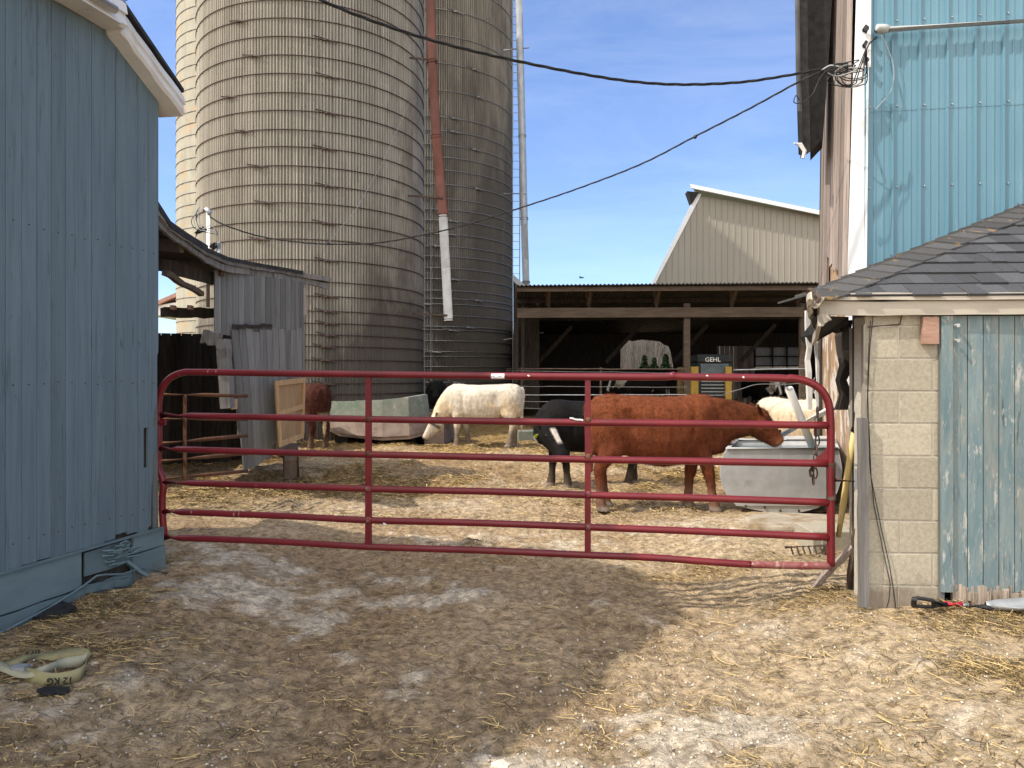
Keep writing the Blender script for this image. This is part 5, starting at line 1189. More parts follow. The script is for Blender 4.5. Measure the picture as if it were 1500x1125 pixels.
def cow(name, label, loc, heading, scale, poll, nose, legs, colour, coat, fur=9000, fur_len=.02, tailtip=(.55,.5,.42), eartag=False, tail_dx=0., group='cattle standing in the muddy yard', belly=0., horn=False, voxel=.017, slim=1., mud_=.55, earside=(1,-1), furseed=1, tail_len=1., xs=1.):
    root = thing(name, label, 'cow', loc, group)
    root.rotation_euler = (0, 0, heading); root.scale = (xs, 1, 1)
    mb = MB(); w = .315*slim
    # trunk: rump, loin, barrel, shoulder, brisket
    T = [(-.93,.96,.10,.14,.22),(-.90,1.00,.17,.22,.34),(-.82,1.02,.24,.275,.42),(-.66,1.01,.285,.305,.40),(-.45,1.00,.275,.30,.39),(-.25,.98,.31,.315,.44+belly),(0,.97,w+.02,.315,.46+belly),(.22,.965,w,.325,.44+belly*.5),
         (.38,.975,.28,.335,.40),(.52,.98,.245,.33,.38),(.64,.965,.20,.28,.34),(.74,.93,.14,.20,.28),(.80,.90,.08,.12,.18)]
    loft(mb, [((x,0,z), Yv, Zv, a, u, d) for x, z, a, u, d in T], 20)
    # neck
    n0 = Vector((.50,0,1.02)); n1 = Vector(poll); ns = Vector(nose)
    hd = (ns-n1).normalized(); side = hd.cross(Zv); side = side.normalized() if side.length > .2 else Vector((0,1,0)); 
    if side.y < 0: side = -side
    if len(legs) > 4: side = Vector(legs[4]).normalized(); side = (side-hd*side.dot(hd)).normalized()
    hup = side.cross(hd).normalized()*1.0
    if hup.z < 0 and hup.dot(Vector((1,0,0))) < 0: hup = -hup
    if hup.dot(n1-n0+Vector((0,0,.6))) < 0: hup = -hup
    base = n1+hd*.05-hup*.02
    R = []; d0 = Vector((1,0,0))
    for i in range(9):
        t = i/8; c = n0*(1-t)**2+2*t*(1-t)*(n0.lerp(base,.55)+Vector((.08,0,.05)))+base*t*t
        dd = (2*(1-t)*((n0.lerp(base,.55)+Vector((.08,0,.05)))-n0)+2*t*(base-(n0.lerp(base,.55)+Vector((.08,0,.05))))).normalized()
        sx = Yv.lerp(side, t); sx = (sx-dd*sx.dot(dd)).normalized(); up = sx.cross(dd)
        if up.z < 0: up = -up
        if up.dot(hup) < 0 and t > .9: up = -up
        R.append((c, sx, up, .205*(1-t)+.115*t, .27*(1-t)**1.1+.125*t, .33*(1-t)**1.1+.185*t))
    loft(mb, R, 18)
    # head
    Hh = [(-.06,.06,.06,.06),(-.02,.10,.10,.10),(.05,.13,.115,.18),(.12,.138,.105,.21),(.19,.125,.095,.205),(.27,.105,.085,.18),(.35,.092,.078,.145),(.42,.092,.072,.12),(.47,.10,.07,.105),(.505,.088,.058,.085),(.525,.055,.04,.055)]
    k = (ns-n1).length/.525
    loft(mb, [(n1+hd*a*k, side, hup, ww, u, d) for a, ww, u, d in Hh], 18)
    for s in (1, -1):                               # eye ridges, cheeks, ears
        c = n1+hd*.155*k+side*s*.098+hup*.035; mb.blob(c, (.034,.034,.034), .5, 0, 2)
        c = n1+hd*.17*k+side*s*.055-hup*.06; mb.blob(c, (.075,.06,.075), .5, 0, 2)
        if s in earside:
            e0 = n1+hd*.02+side*s*.085+hup*.015; e1 = e0+side*s*.13+hup*.045-hd*.13
            dd = (e1-e0).normalized(); ax = hd; wd = [.03,.055,.066,.052,.014]; rr_ = []
            fl = dd.cross(ax).normalized()
            for i, q in enumerate(wd): rr_.append((e0.lerp(e1, i/4), ax, fl, q, .014, .014))
            loft(mb, rr_, 10)
    # legs; offsets are given per hoof: (dx, dy)
    fl = [(.40,.135,.135),(.40,.135,-.135)]
    for i, s in ((0, 1), (1, -1)):
        dx, dz = legs[i]; y = .135*s; x = .42
        limb(mb, [(x+.02,y*1.1,1.02,.14,.085),(x,y*1.15,.84,.125,.09),(x-.01,y*1.1,.68,.095,.072),(x+dx*.4,y,.56,.068,.056),(x+dx*.55,y,.47,.054,.050),(x+dx*.62,y,.415,.054,.052),(x+dx*.72,y,.36,.042,.042),(x+dx*.82,y,.24,.036,.035),(x+dx*.93,y,.14,.042,.040),(x+dx,y,.095,.046,.046),(x+dx+.008,y,.06,.048,.045),(x+dx+.022,y,.03,.058,.052),(x+dx+.028,y,.0,.064,.056)])
    for i, s in ((2, 1), (3, -1)):
        dx, dz = legs[i]; y = .15*s; x = -.68
        limb(mb, [(x,y*.9,1.05,.20,.11),(x+.02,y*1.05,.90,.215,.115),(x+.05,y*1.1,.76,.175,.10),(x+.03,y*1.1,.65,.12,.08),(x-.03+dx*.3,y*1.05,.56,.078,.058),(x-.075+dx*.5,y,.49,.062,.048),(x-.085+dx*.6,y,.44,.052,.046),(x-.075+dx*.7,y,.38,.042,.040),(x-.06+dx*.85,y,.25,.038,.036),(x-.05+dx*.95,y,.14,.044,.040),(x-.045+dx,y,.095,.048,.046),(x-.035+dx,y,.06,.05,.046),(x-.018+dx,y,.03,.06,.052),(x-.01+dx,y,.0,.066,.056)])
        mb.blob((-.80, y*.75, 1.185), (.08,.05,.05), .5, 0, 2); mb.blob((-.52, s*.215, 1.15), (.12,.06,.05), .5, 0, 2)
    # tail
    L = tail_len
    mb.tube([(-.84,0,1.24),(-.91,tail_dx*.1,1.225),(-.945,tail_dx*.2,1.17),(-.955,tail_dx*.5,1.05),(-.945,tail_dx*.8,.90),(-.92,tail_dx,.72),(-.91,tail_dx,1.24-.62*L)], [.05,.04,.032,.026,.022,.02,.02], 8)
    mb.tube([(-.92,tail_dx,.74),(-.91,tail_dx,.62),(-.905,tail_dx*1.02,.50),(-.90,tail_dx,.40),(-.90,tail_dx,1.24-.94*L)], [.022,.036,.044,.036,.012], 8)
    # turn into one continuous skin
    me0 = bpy.data.meshes.new('tmp'); me0.from_pydata([tuple(p) for p in mb.v], [], mb.f); t = bpy.data.objects.new('tmp', me0); link(t)
    m = t.modifiers.new('r', 'REMESH'); m.mode = 'VOXEL'; m.voxel_size = voxel; m.use_smooth_shade = True
    m2 = t.modifiers.new('s', 'SMOOTH'); m2.factor = .5; m2.iterations = 5
    bpy.context.view_layer.update(); dg = bpy.context.evaluated_depsgraph_get(); me = bpy.data.meshes.new_from_object(t.evaluated_get(dg)); bpy.data.objects.remove(t)
    nv = len(me.vertices); co = np.empty(nv*3); me.vertices.foreach_get('co', co); co = co.reshape(-1, 3); no = np.empty(nv*3); me.vertices.foreach_get('normal', no); no = no.reshape(-1, 3)
    lump = (fbm(co[:,0]*1.0+co[:,1]*.7+9, co[:,2]+co[:,1]*.5, 7, 4, 3)-.5)*.010
    rib = .003*np.sin(co[:,0]*55)*np.exp(-((co[:,0]-.05)/.28)**2)*np.exp(-((co[:,2]-.95)/.2)**2)
    flank = -.034*np.exp(-((co[:,0]+.40)/.09)**2-((co[:,2]-1.0)/.13)**2)-.022*np.exp(-((co[:,0]-.30-.12*(co[:,2]-.95))/.035)**2-((co[:,2]-.93)/.20)**2)+.022*np.exp(-((co[:,0]-.44)/.09)**2-((co[:,2]-1.10)/.16)**2)-.018*np.exp(-((co[:,0]-.60)/.04)**2-((co[:,2]-.92)/.16)**2)+.02*np.exp(-((co[:,0]+.66)/.12)**2-((co[:,2]-.98)/.15)**2)
    pj = ((co-np.array(n1))@np.array(hd)); inhead = (pj > -.08) & (np.linalg.norm(co-np.array(n1)-np.outer(pj, np.array(hd)), axis=1) < .24) & (pj < .6*k)
    flank = np.where(inhead, 0, flank); legm = co[:,2] < .62
    co2 = co+no*(np.where(legm, lump*.4, lump)+np.where(inhead | legm, 0, rib+flank))[:,None]
    hs = ((co-np.array(n1))@np.array(side)); hu = ((co-np.array(n1))@np.array(hup))
    C = colour(co, no, pj/k, hs, hu, inhead)
    # muddy legs and pale hooves
    lowl = nsmooth(.42, .12, co[:,2]+.15*(fbm(co[:,0]*3, co[:,2]+co[:,1], 9, 3, 7)-.5))[:,None]
    C = C*(1-lowl*mud_)+np.array([.17,.125,.09])*lowl*mud_
    hoof = nsmooth(.07, .045, co[:,2])[:,None]; C = C*(1-hoof)+np.array([.22,.18,.15])*hoof
    tt = (nsmooth(-.86, -.885, co[:,0])*nsmooth(.78, .66, co[:,2]))[:,None]; C = C*(1-tt)+np.array(tailtip)*tt
    me.vertices.foreach_set('co', (co2*scale).ravel()); me.update()
    me.polygons.foreach_set('use_smooth', [True]*len(me.polygons))
    a = me.color_attributes.new('coat', 'FLOAT_COLOR', 'POINT'); a.data.foreach_set('color', np.concatenate([C, np.ones((nv,1))], 1).ravel())
    me.materials.clear(); me.materials.append(coat); b = bpy.data.objects.new('body', me); link(b); b.parent = root
    # short coat hair
    if fur:
        nf = len(me.polygons); rg = np.random.default_rng(furseed)
        ids = rg.integers(0, nv, fur); p = co2[ids]; nn = no[ids]; keep = (p[:,2] > .28); ids = ids[keep]; p = p[keep]; nn = nn[keep]; n = len(p)
        p = p+rg.normal(0, .008, (n,3)); back = np.array([-.45,0,-.75])+rg.normal(0, .38, (n,3)); d = back-nn*np.sum(back*nn, 1)[:,None]; d /= np.linalg.norm(d, axis=1)[:,None]+1e-6
        d = d+nn*(.22+.25*rg.random((n,1))); sd_ = np.cross(d, nn); sd_ /= np.linalg.norm(sd_, axis=1)[:,None]+1e-6
        Lh = fur_len*(.5+rg.random((n,1))); p = p-nn*.003
        V = np.stack([p-sd_*.0024, p+sd_*.0024, p+d*Lh], 1)*scale
        Q = np.arange(n*3).reshape(-1,3)
        mf = bpy.data.meshes.new('hair'); mf.vertices.add(n*3); mf.vertices.foreach_set('co', V.ravel()); mf.loops.add(n*3); mf.loops.foreach_set('vertex_index', Q.ravel().astype(np.int32)); mf.polygons.add(n)
        mf.polygons.foreach_set('loop_start', np.arange(0, n*3, 3, dtype=np.int32)); mf.polygons.foreach_set('loop_total', np.full(n, 3, dtype=np.int32)); mf.update()
        cc_ = np.repeat(C[ids]*(.55+.95*rg.random((n,1))), 3, axis=0); a = mf.color_attributes.new('coat', 'FLOAT_COLOR', 'POINT'); a.data.foreach_set('color', np.concatenate([cc_, np.ones((n*3,1))], 1).ravel())
        mf.materials.append(coat); h = bpy.data.objects.new('hair', mf); link(h); h.parent = root; h['kind'] = 'stuff'
    for s in (1, -1):
        e = bmesh.new(); bmesh.ops.create_uvsphere(e, u_segments=12, v_segments=8, radius=.021*scale); em = bpy.data.meshes.new('eye'); e.to_mesh(em); e.free(); em.materials.append(MT['eye']); em.polygons.foreach_set('use_smooth', [True]*len(em.polygons))
        eo = bpy.data.objects.new('eye', em); link(eo); eo.parent = root; eo.location = (n1+hd*.16*k+side*s*.118+hup*.03)*scale
    if eartag:
        for s in earside:
            mb = MB(); c = n1+hd*.05+side*s*.19-hup*.06; 
            q = [c-hd*.0-side*.022+hup*.02, c+side*.022+hup*.02, c+side*.026-hup*.05, c-side*.026-hup*.05]
            mb.prism([(x+hd*.03)*scale for x in q], hd*.006*scale)
            o = mb.build('ear_tag', MT['tag'], None, origin=(0,0,0)); o.parent = root; o.location = (0,0,0); break
    return root
def hx(px, Y): return (px-750)/F*Y
def n3_(co, sc, seed): return fbm(co[:,0]+co[:,1]*.6+5, co[:,2]-co[:,1]*.4+7, sc, 4, seed)
def c_red(co, no, pj, hs, hu, ih):
    n = n3_(co, 4, 3)[:,None]; C = np.array([.12,.033,.013])*(1-n)*1.2+np.array([.185,.056,.022])*n
    dk = (nsmooth(.55,.8,co[:,0])*nsmooth(1.0,1.15,co[:,2]))[:,None]*.6; C = C*(1-dk*.6)
    ea = (ih*nsmooth(.135,.16,np.abs(hs)))[:,None]; C = C*(1-ea*.45); ey = (ih*np.exp(-((pj-.16)/.04)**2)*nsmooth(.07,.11,np.abs(hs))*(hu > -.06))[:,None]; C = C*(1-ey*.75)
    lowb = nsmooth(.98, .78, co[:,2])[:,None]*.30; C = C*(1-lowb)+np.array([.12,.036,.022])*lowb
    mz = (ih*nsmooth(.42,.50,pj))[:,None]; return C*(1-mz)+np.array([.34,.14,.065])*mz
def c_white(co, no, pj, hs, hu, ih):
    n = n3_(co, 5, 3)[:,None]; C = np.array([.50,.43,.33])*(1-n)+np.array([.64,.60,.52])*n
    st = nsmooth(.50,.66,n3_(co, 2.6, 12))[:,None]*.6; C = C*(1-st)+np.array([.62,.47,.28])*st
    lg = nsmooth(.55,.2,co[:,2])[:,None]*(1-ih[:,None])*.85; C = C*(1-lg)+np.array([.10,.075,.06])*lg
    ey = (ih*np.exp(-((pj-.16)/.035)**2)*nsmooth(.05,.09,np.abs(hs)))[:,None]; C = C*(1-ey*.9)
    ea = (ih*nsmooth(.13,.17,np.abs(hs)))[:,None]; C = C*(1-ea*.85)+np.array([.03,.025,.02])*ea*.85
    mz = (ih*nsmooth(.47,.51,pj))[:,None]; return C*(1-mz)+np.array([.05,.04,.04])*mz
def c_black(co, no, pj, hs, hu, ih):
    C = np.tile(np.array([.007,.0065,.0065]), (len(co), 1))*(.7+.9*n3_(co, 6, 3)[:,None])
    bl = (ih*nsmooth(.06,.035,np.abs(hs)+.05*(pj-.2))*nsmooth(.08,.13,pj)*nsmooth(.36,.28,pj)*(hu > -.0))[:,None]; C = C*(1-bl)+np.array([.62,.55,.48])*bl
    ch = (nsmooth(.80,.70,co[:,2])*nsmooth(.52,.60,co[:,0])*nsmooth(.06,.03,np.abs(co[:,1]))*(~ih))[:,None]; C = C*(1-ch)+np.array([.6,.56,.5])*ch
    st = ((co[:,2] < .60)*(co[:,2] > .28)*(np.abs(no[:,1]) < .6)*(no[:,0] < -.5)*(co[:,0] < -.5))[:,None]*1.0; return C*(1-st)+np.array([.6,.56,.5])*st
def c_brown(co, no, pj, hs, hu, ih):
    n = n3_(co, 14, 3)[:,None]; return np.array([.030,.010,.007])*(1-n)+np.array([.085,.028,.017])*n
def c_cream(co, no, pj, hs, hu, ih):
    n = n3_(co, 5, 3)[:,None]; C = np.array([.46,.31,.17])*(1-n)+np.array([.62,.52,.39])*n
    tp = nsmooth(1.05,1.25,co[:,2])[:,None]; C = C*(1-tp*.6)+np.array([.68,.62,.53])*tp*.6
    ey = (ih*np.exp(-((pj-.17)/.05)**2)*nsmooth(.05,.09,np.abs(hs)))[:,None]; C = C*(1-ey*.7)
    ea = (ih*nsmooth(.11,.15,np.abs(hs)))[:,None]; return C*(1-ea*.5)
def c_holst(co, no, pj, hs, hu, ih):
    n = n3_(co, 1.5, 31); w = nsmooth(.58,.60,n)[:,None]; C = np.array([.012,.012,.012])*(1-w)+np.array([.6,.57,.52])*w
    bl = (ih*nsmooth(.05,.03,np.abs(hs)))[:,None]; return C*(1-bl)+np.array([.6,.56,.5])*bl
def c_allblack(co, no, pj, hs, hu, ih): return np.tile(np.array([.007,.007,.007]), (len(co), 1))*(.7+.9*n3_(co, 6, 3)[:,None])
W1 = (.8,.8,.8); W2 = (1.25,1.22,1.2)
cm = coatmat('short_coat', W1, W2, 18, .5); cc_ = coatmat('curly_coat', (.55,.55,.55), (1.5,1.45,1.4), 34, 1.0)
Yc = 8.75; s = 1.36/1.31
cow('red_cow', 'glossy red-brown cow standing side-on and drinking from the steel tank', (hx(972,Yc), Yc, hgt(hx(972,Yc),Yc)-.01), math.radians(-2), 1.035, (1.13,-.03,1.08), (1.40,-.06,.76), [(-.10,0),(.16,0),(.02,0),(-.06,0)], c_red, cm, 60000, .024, xs=.93, tailtip=(.30,.11,.06), belly=.03, earside=(1,-1), tail_len=.62)
Yc = 16.3
cow('white_cow', 'white cow with dark eye patches grazing with its head at the ground', (hx(701,Yc), Yc, hgt(hx(701,Yc),Yc)), math.radians(180-4), 1.05, (.86,.06,.62), (1.14,.08,.14), [(.02,0),(-.20,0),(.06,0),(-.02,0)], c_white, cm, 9000, .025, tailtip=(.5,.42,.3), belly=.04, voxel=.02)
Yc = 10.7
cow('black_cow', 'black cow with white blaze and yellow ear tag standing behind the red cow', (hx(858,Yc), Yc, hgt(hx(858,Yc),Yc)-.01), math.radians(180+12), .96, (.68,.24,.92), (.50,.62,.50), [(-.10,0),(.08,0),(.10,0),(-.1,0),(.94,.36,.0)], c_black, cm, 14000, .025, tailtip=(.02,.02,.02), mud_=.4, eartag=True)
Yc = 16.4
cow('brown_cow', 'dark curly-coated brown cow seen from behind beside the plywood hatch', (hx(433,Yc), Yc, hgt(hx(433,Yc),Yc)), math.radians(180-38), 1.12, (1.2,.1,1.0), (1.5,.1,.6), [(0,0),(0,0),(.05,0),(-.03,0)], c_brown, cc_, 15000, .035, tailtip=(.50,.40,.26), voxel=.02)
Yc = 11.3
cow('cream_cow', 'cream-coloured cow half hidden behind the tank and the leaning pipe', (hx(1166,Yc), Yc, hgt(hx(1166,Yc),Yc)), math.radians(-78), .98, (1.05,.22,1.10), (1.32,.38,.76), [(0,0),(.05,0),(.05,0),(-.03,0)], c_cream, cm, 12000, .03, voxel=.02)
Yc = 20.2
cow('black_calf', 'black calf facing the viewer behind the concrete feed bunk', (hx(640,Yc), Yc, hgt(hx(640,Yc),Yc)+.2), math.radians(-86), .92, (1.0,.0,1.22), (1.22,0,.84), [(0,0)]*4, c_allblack, cm, 4000, .03, voxel=.025)
HG = 'dairy cows inside the open barn'
for i, (px, Yc, hd_, dz, po, no_, lab) in enumerate(((940,25.2,180,.42,(1.0,.3,1.05),(1.2,.55,.65),'black and white cow standing inside the open barn, left of the loader'), (1112,25.5,-80,.25,(1.1,0,1.1),(1.35,0,.7),'black and white cow just right of the loader inside the open barn'),
        (1140,26.5,-100,.3,(1.1,0,1.1),(1.35,0,.7),'second black and white cow right of the loader inside the open barn'), (1166,25.2,-90,.3,(1.1,0,1.1),(1.35,0,.7),'black and white cow at the far right inside the open barn'))):
    cow('dairy_cow', lab, (hx(px,Yc), Yc, dz), math.radians(hd_), 1.02, po, no_, [(0,0)]*4, c_holst, cm, 0, group=HG, voxel=.03)

# ------------------------------------------------------------------ concrete feed bunk, hay, tub
def bunk():
    r = thing('feed_bunk', 'mossy grey concrete feed bunk at the foot of the beige silo', 'feed bunk', P(540, 640, 16.6))
    Yb = 16.7
    top = [(470,588,17.3),(492,588,17.0),(520,587,16.8),(560,586,16.7),(598,582,16.8),(626,577,17.4)]
    bot = [(474,622,17.3),(498,634,16.9),(524,638,16.7),(560,640,16.6),(600,638,16.7),(632,630,17.3)]
    for k in range(5):
        mb = MB(); a, b = P(*top[k]), P(*top[k+1]); c, d = P(*bot[k+1]), P(*bot[k])
        n = (b-a).cross(Zv).normalized(); n = n if n.y > 0 else -n
        m1 = d.lerp(a, .42); m2 = c.lerp(b, .42)
        mb.prism([m1, m2, b+Vector((0,0,random.uniform(-.01,.01))), a], n*.12, .5); mb.build('panel', MT['concrete'], r)
        mb = MB(); mb.prism([d, c, m2-Vector((0,0,.004)), m1-Vector((0,0,.004))], n*.16+Vector((0,0,0)), .5); mb.build('base_panel', MT['concrete_pink'], r)
    mb = MB(); mb.prism([P(474,622,17.3), P(498,634,16.95), P(560,640,16.65), P(600,638,16.75), P(632,630,17.3), P(615,628,19), P(500,628,19)], (0,0,-.08), .5); mb.build('floor', MT['concrete_pink'], r)
    for px in (500, 560, 612):
        mb = MB(); p = P(px, 640, 17.2); mb.box((p.x-.15,p.y,0), (p.x+.15,p.y+.9,p.z+.02), .3); mb.build('support', MT['dark_wood'], r)
bunk()
def mound(name, label, cat, c, rx, ry, h, m, n=1500, seed=2):
    rg = random.Random(seed); V = []; Fc = []; T = []
    N = 26
    for j in range(9):
        for i in range(N):
            a = 2*math.pi*i/N; f = j/8; k = 1+.25*noise.noise(Vector((math.cos(a)*2, math.sin(a)*2, f*2+seed)))
            V.append((c[0]+rx*(1-f)*k*math.cos(a), c[1]+ry*(1-f)*k*math.sin(a), c[2]+h*(1-(1-f)**2)*(1+.15*noise.noise(Vector((a, f*5, seed))))))
    for j in range(8):
        for i in range(N): Fc.append((j*N+i, j*N+(i+1) % N, (j+1)*N+(i+1) % N, (j+1)*N+i)); T.append(.3)
    for _ in range(n):
        a = rg.uniform(0, 6.28); f = rg.random()**.7; p = Vector((c[0]+rx*f*math.cos(a), c[1]+ry*f*math.sin(a), c[2]+h*(1-f*f)+.01)); d = Vector((rg.uniform(-1,1), rg.uniform(-1,1), rg.uniform(-.3,.5))).normalized()*rg.uniform(.03,.09); w = Vector((-d.y, d.x, .01)).normalized()*.004
        b = len(V); V += [p-w, p+w, p+d+w, p+d-w]; Fc.append((b,b+1,b+2,b+3)); T.append(rg.random())
    o = finish(name, V, Fc, m, None, T); return tag(o, label, cat, kind='stuff')
mound('hay_heap', 'heap of damp hay beside the concrete feed bunk', 'hay', (hx(648,17.6), 17.6, .55), .45, .4, .26, MT['hay'], 1500)
mb = MB(); p = P(640, 606, 18.6); mb.tube([p-Vector((0,0,.35)), p, p+Vector((0,0,.10))], [.30,.34,.37], 20); tag(mb.build('feed_tub', MT['rubber'], smooth=False), 'black rubber feed tub in front of the black calf', 'tub')
mb = MB(); mb.prism([(hx(650,17.2),17.2,0),(hx(610,17.2),17.2,0),(hx(610,17.2),18.3,0),(hx(665,18.3),18.3,0)], (0,0,.55)); tag(mb.build('feed_ledge', MT['concrete_pink']), 'low stained concrete ledge carrying the hay beside the bunk', 'ledge')
mb = MB(); mb.prism([(hx(760,17.8),17.8,0),(hx(960,18.4),18.4,0),(hx(960,19.0),19.0,0),(hx(745,18.3),18.3,0)], (0,0,.25)); tag(mb.build('barn_curb', MT['concrete']), 'greenish low concrete curb under the fence of the open barn', 'curb')

# ------------------------------------------------------------------ open pole barn
PY = 22.0
def polebarn():
    r = thing('open_pole_barn', 'long open-fronted pole barn with dark corrugated roof across the yard', 'barn', (4, 26, 0))
    X0 = .15; X1 = 14.5; zr = pyz(421, PY); zr1 = pyz(417, PY)
    def zt(x): f = (x-X0)/(9-X0); return zr+(zr1-zr)*min(1, f*1.1)
    mb = MB(); x = X0; V = []; Fc = []; step = .06; k = 0; xs_ = []
    while x < X1+.25: xs_.append((x, zt(x)+.014*math.sin(k*math.pi/2+.7)*1.4)); x += step/2; k += 1
    for i, (x, z) in enumerate(xs_):
        V += [(x, PY-.55, z-.0), (x, PY+10.1, z-.85)]
    n = len(V); V += [(a, b, c-.02) for a, b, c in V]
    for i in range(len(xs_)-1):
        Fc.append((2*i, 2*i+2, 2*i+3, 2*i+1)); Fc.append((n+2*i, n+2*i+1, n+2*i+3, n+2*i+2)); Fc.append((2*i, n+2*i, n+2*i+2, 2*i+2))
    finish('roof', V, Fc, MT['roof_steel'], r)
    for j, (yy, zz) in enumerate(((PY-.4, -.08), (PY+1.4,-.24), (PY+3.2,-.38), (PY+5,-.53))):
        mb = MB(); mb.beam((X0, yy, zt(X0)+zz-.03), (X1+.1, yy, zt(X1-.4)+zz-.03), .04, .13, t=.6); mb.build('purlin', MT['lumber'] if j == 0 else MT['dark_wood'], r)
    mb = MB(); mb.beam((X0, PY, pyz(458.5,PY)), (hx(1176,PY), PY, pyz(457,PY)), .09, .29, t=.45); mb.build('header_beam', MT['lumber'], r)
    for px, w in ((1007, .18), (1177, .14)):
        mb = MB(); mb.beam((hx(px,PY), PY+.12, 0), (hx(px,PY), PY+.12, pyz(444, PY)), w, .16, up=(0,1,0), t=.3 if px != 1007 else .5); mb.build('post', MT['lumber'], r)
    for px in (860, 960, 1072, 1170, 800):
        mb = MB(); x = hx(px, PY); mb.prism([(x,PY-.3,zt(x)-.12),(x+.1,PY-.3,zt(x)-.12),(x+.1,PY+.3,zt(x)-.6),(x,PY+.3,zt(x)-.5)], (.04,0,0), .5); mb.beam((x-.02,PY+.05,zt(x)-.13), (x+.13,PY+.45,pyz(452,PY)), .05, .14, t=.6); mb.build('bracket', MT['lumber'], r)
    for px in (830, 930, 1030, 1130):
        mb = MB(); x = hx(px, PY+4); mb.beam((x-1.0, PY+4.2, zt(x)-2.2), (x+.2, PY+4.2, zt(x)-.9), .08, .14); mb.build('knee_brace', MT['dark_wood'], r)
    # back wall with its openings
    YB = 32.; mb = MB()
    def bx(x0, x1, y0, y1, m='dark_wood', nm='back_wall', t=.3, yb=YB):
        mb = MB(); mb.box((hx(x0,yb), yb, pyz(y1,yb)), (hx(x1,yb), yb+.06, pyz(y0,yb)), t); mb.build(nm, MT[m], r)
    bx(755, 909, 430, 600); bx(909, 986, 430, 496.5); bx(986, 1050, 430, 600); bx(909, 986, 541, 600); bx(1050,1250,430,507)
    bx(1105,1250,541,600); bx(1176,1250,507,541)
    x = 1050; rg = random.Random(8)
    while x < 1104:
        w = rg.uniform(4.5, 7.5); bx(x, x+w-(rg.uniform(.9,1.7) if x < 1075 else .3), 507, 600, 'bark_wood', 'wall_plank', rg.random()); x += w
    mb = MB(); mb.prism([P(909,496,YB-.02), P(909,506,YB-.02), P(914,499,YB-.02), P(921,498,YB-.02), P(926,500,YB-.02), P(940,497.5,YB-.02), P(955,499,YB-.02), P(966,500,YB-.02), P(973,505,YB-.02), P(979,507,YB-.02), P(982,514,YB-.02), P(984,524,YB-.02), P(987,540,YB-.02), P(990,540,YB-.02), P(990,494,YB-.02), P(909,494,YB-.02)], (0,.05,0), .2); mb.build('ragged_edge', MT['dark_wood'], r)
    # windows on the right with muntins
    bx(1106, 1176, 509, 536, 'galv_dull', 'window_panel', .6, YB+.1)
    for px in (1106, 1132, 1153, 1174): bx(px-1, px+1, 507, 538, 'dark_wood', 'muntin', .2, YB-.08)
    for py in (508, 522, 536): bx(1106, 1176, py-.9, py+.9, 'dark_wood', 'muntin', .2, YB-.14)
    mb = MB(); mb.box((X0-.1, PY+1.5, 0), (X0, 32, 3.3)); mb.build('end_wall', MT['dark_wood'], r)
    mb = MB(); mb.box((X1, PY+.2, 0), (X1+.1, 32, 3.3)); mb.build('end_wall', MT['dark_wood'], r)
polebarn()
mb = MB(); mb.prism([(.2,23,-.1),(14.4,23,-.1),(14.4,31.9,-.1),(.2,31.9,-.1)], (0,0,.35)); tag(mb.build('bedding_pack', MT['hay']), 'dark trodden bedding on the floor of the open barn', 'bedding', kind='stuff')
# leaning timber frame between silo and pole barn
r = thing('timber_frame', 'small dark timber frame with a lean-to roof between silo and open barn', 'frame', P(762, 560, 23.5))
mb = MB(); mb.beam(P(757,560,23.5), P(757,418,23.5), .1, .1); mb.build('post', MT['dark_wood'], r)
mb = MB(); mb.beam(P(766,560,23.5), P(766,440,23.5), .1, .1); mb.build('post', MT['dark_wood'], r)
mb = MB(); mb.prism([P(752,402,23.5), P(790,437,23.5), P(790,445,23.5), P(752,412,23.5)], (0,1.5,0)); mb.build('roof', MT['galv_dull'], r)
mb = MB(); mb.prism([P(752,414,24.5), P(790,446,24.5), P(790,600,24.5), P(752,600,24.5)], (0,.1,0)); mb.build('wall', MT['dark_wood'], r)
# fence in front of the pole barn
def fence():
    Y = 20.2; r = thing('pipe_fence', 'thin pipe and wire fence running in front of the open barn', 'fence', P(880, 600, Y))
    for (y0, y1, rad, m) in ((540.5,541,.018,'rust_dark'),(543,547,.007,'wire'),(566,567,.007,'wire'),(578.5,578,.014,'galv_dull'),(588,589,.008,'wire'),(598,599,.008,'wire'),(554,553,.005,'wire')):
        mb = MB(); x = 742; pts = []
        while x < 1010: pts.append(P(x, y0+(y1-y0)*(x-742)/268+random.uniform(-.5,.5), Y)); x += 22
        mb.tube(pts, rad, 6); mb.build('rail', MT[m], r)
    for px in (764, 880, 995):
        mb = MB(); mb.tube([P(px,620,Y+.03), P(px,538,Y+.03)], .03, 8); mb.build('post', MT['rust_dark'], r)
    mb = MB(); mb.tube(wirepts([(1060,577,21),(1085,570,21),(1110,563,21),(1150,563,21),(1190,560,21)]), .012, 6); mb.build('slack_wire', MT['wire'], r)
    mb = MB(); mb.tube(wirepts([(1075,542,21),(1120,541,21),(1185,540,21)]), .02, 6); mb.build('top_pipe', MT['galv_dull'], r)
fence()
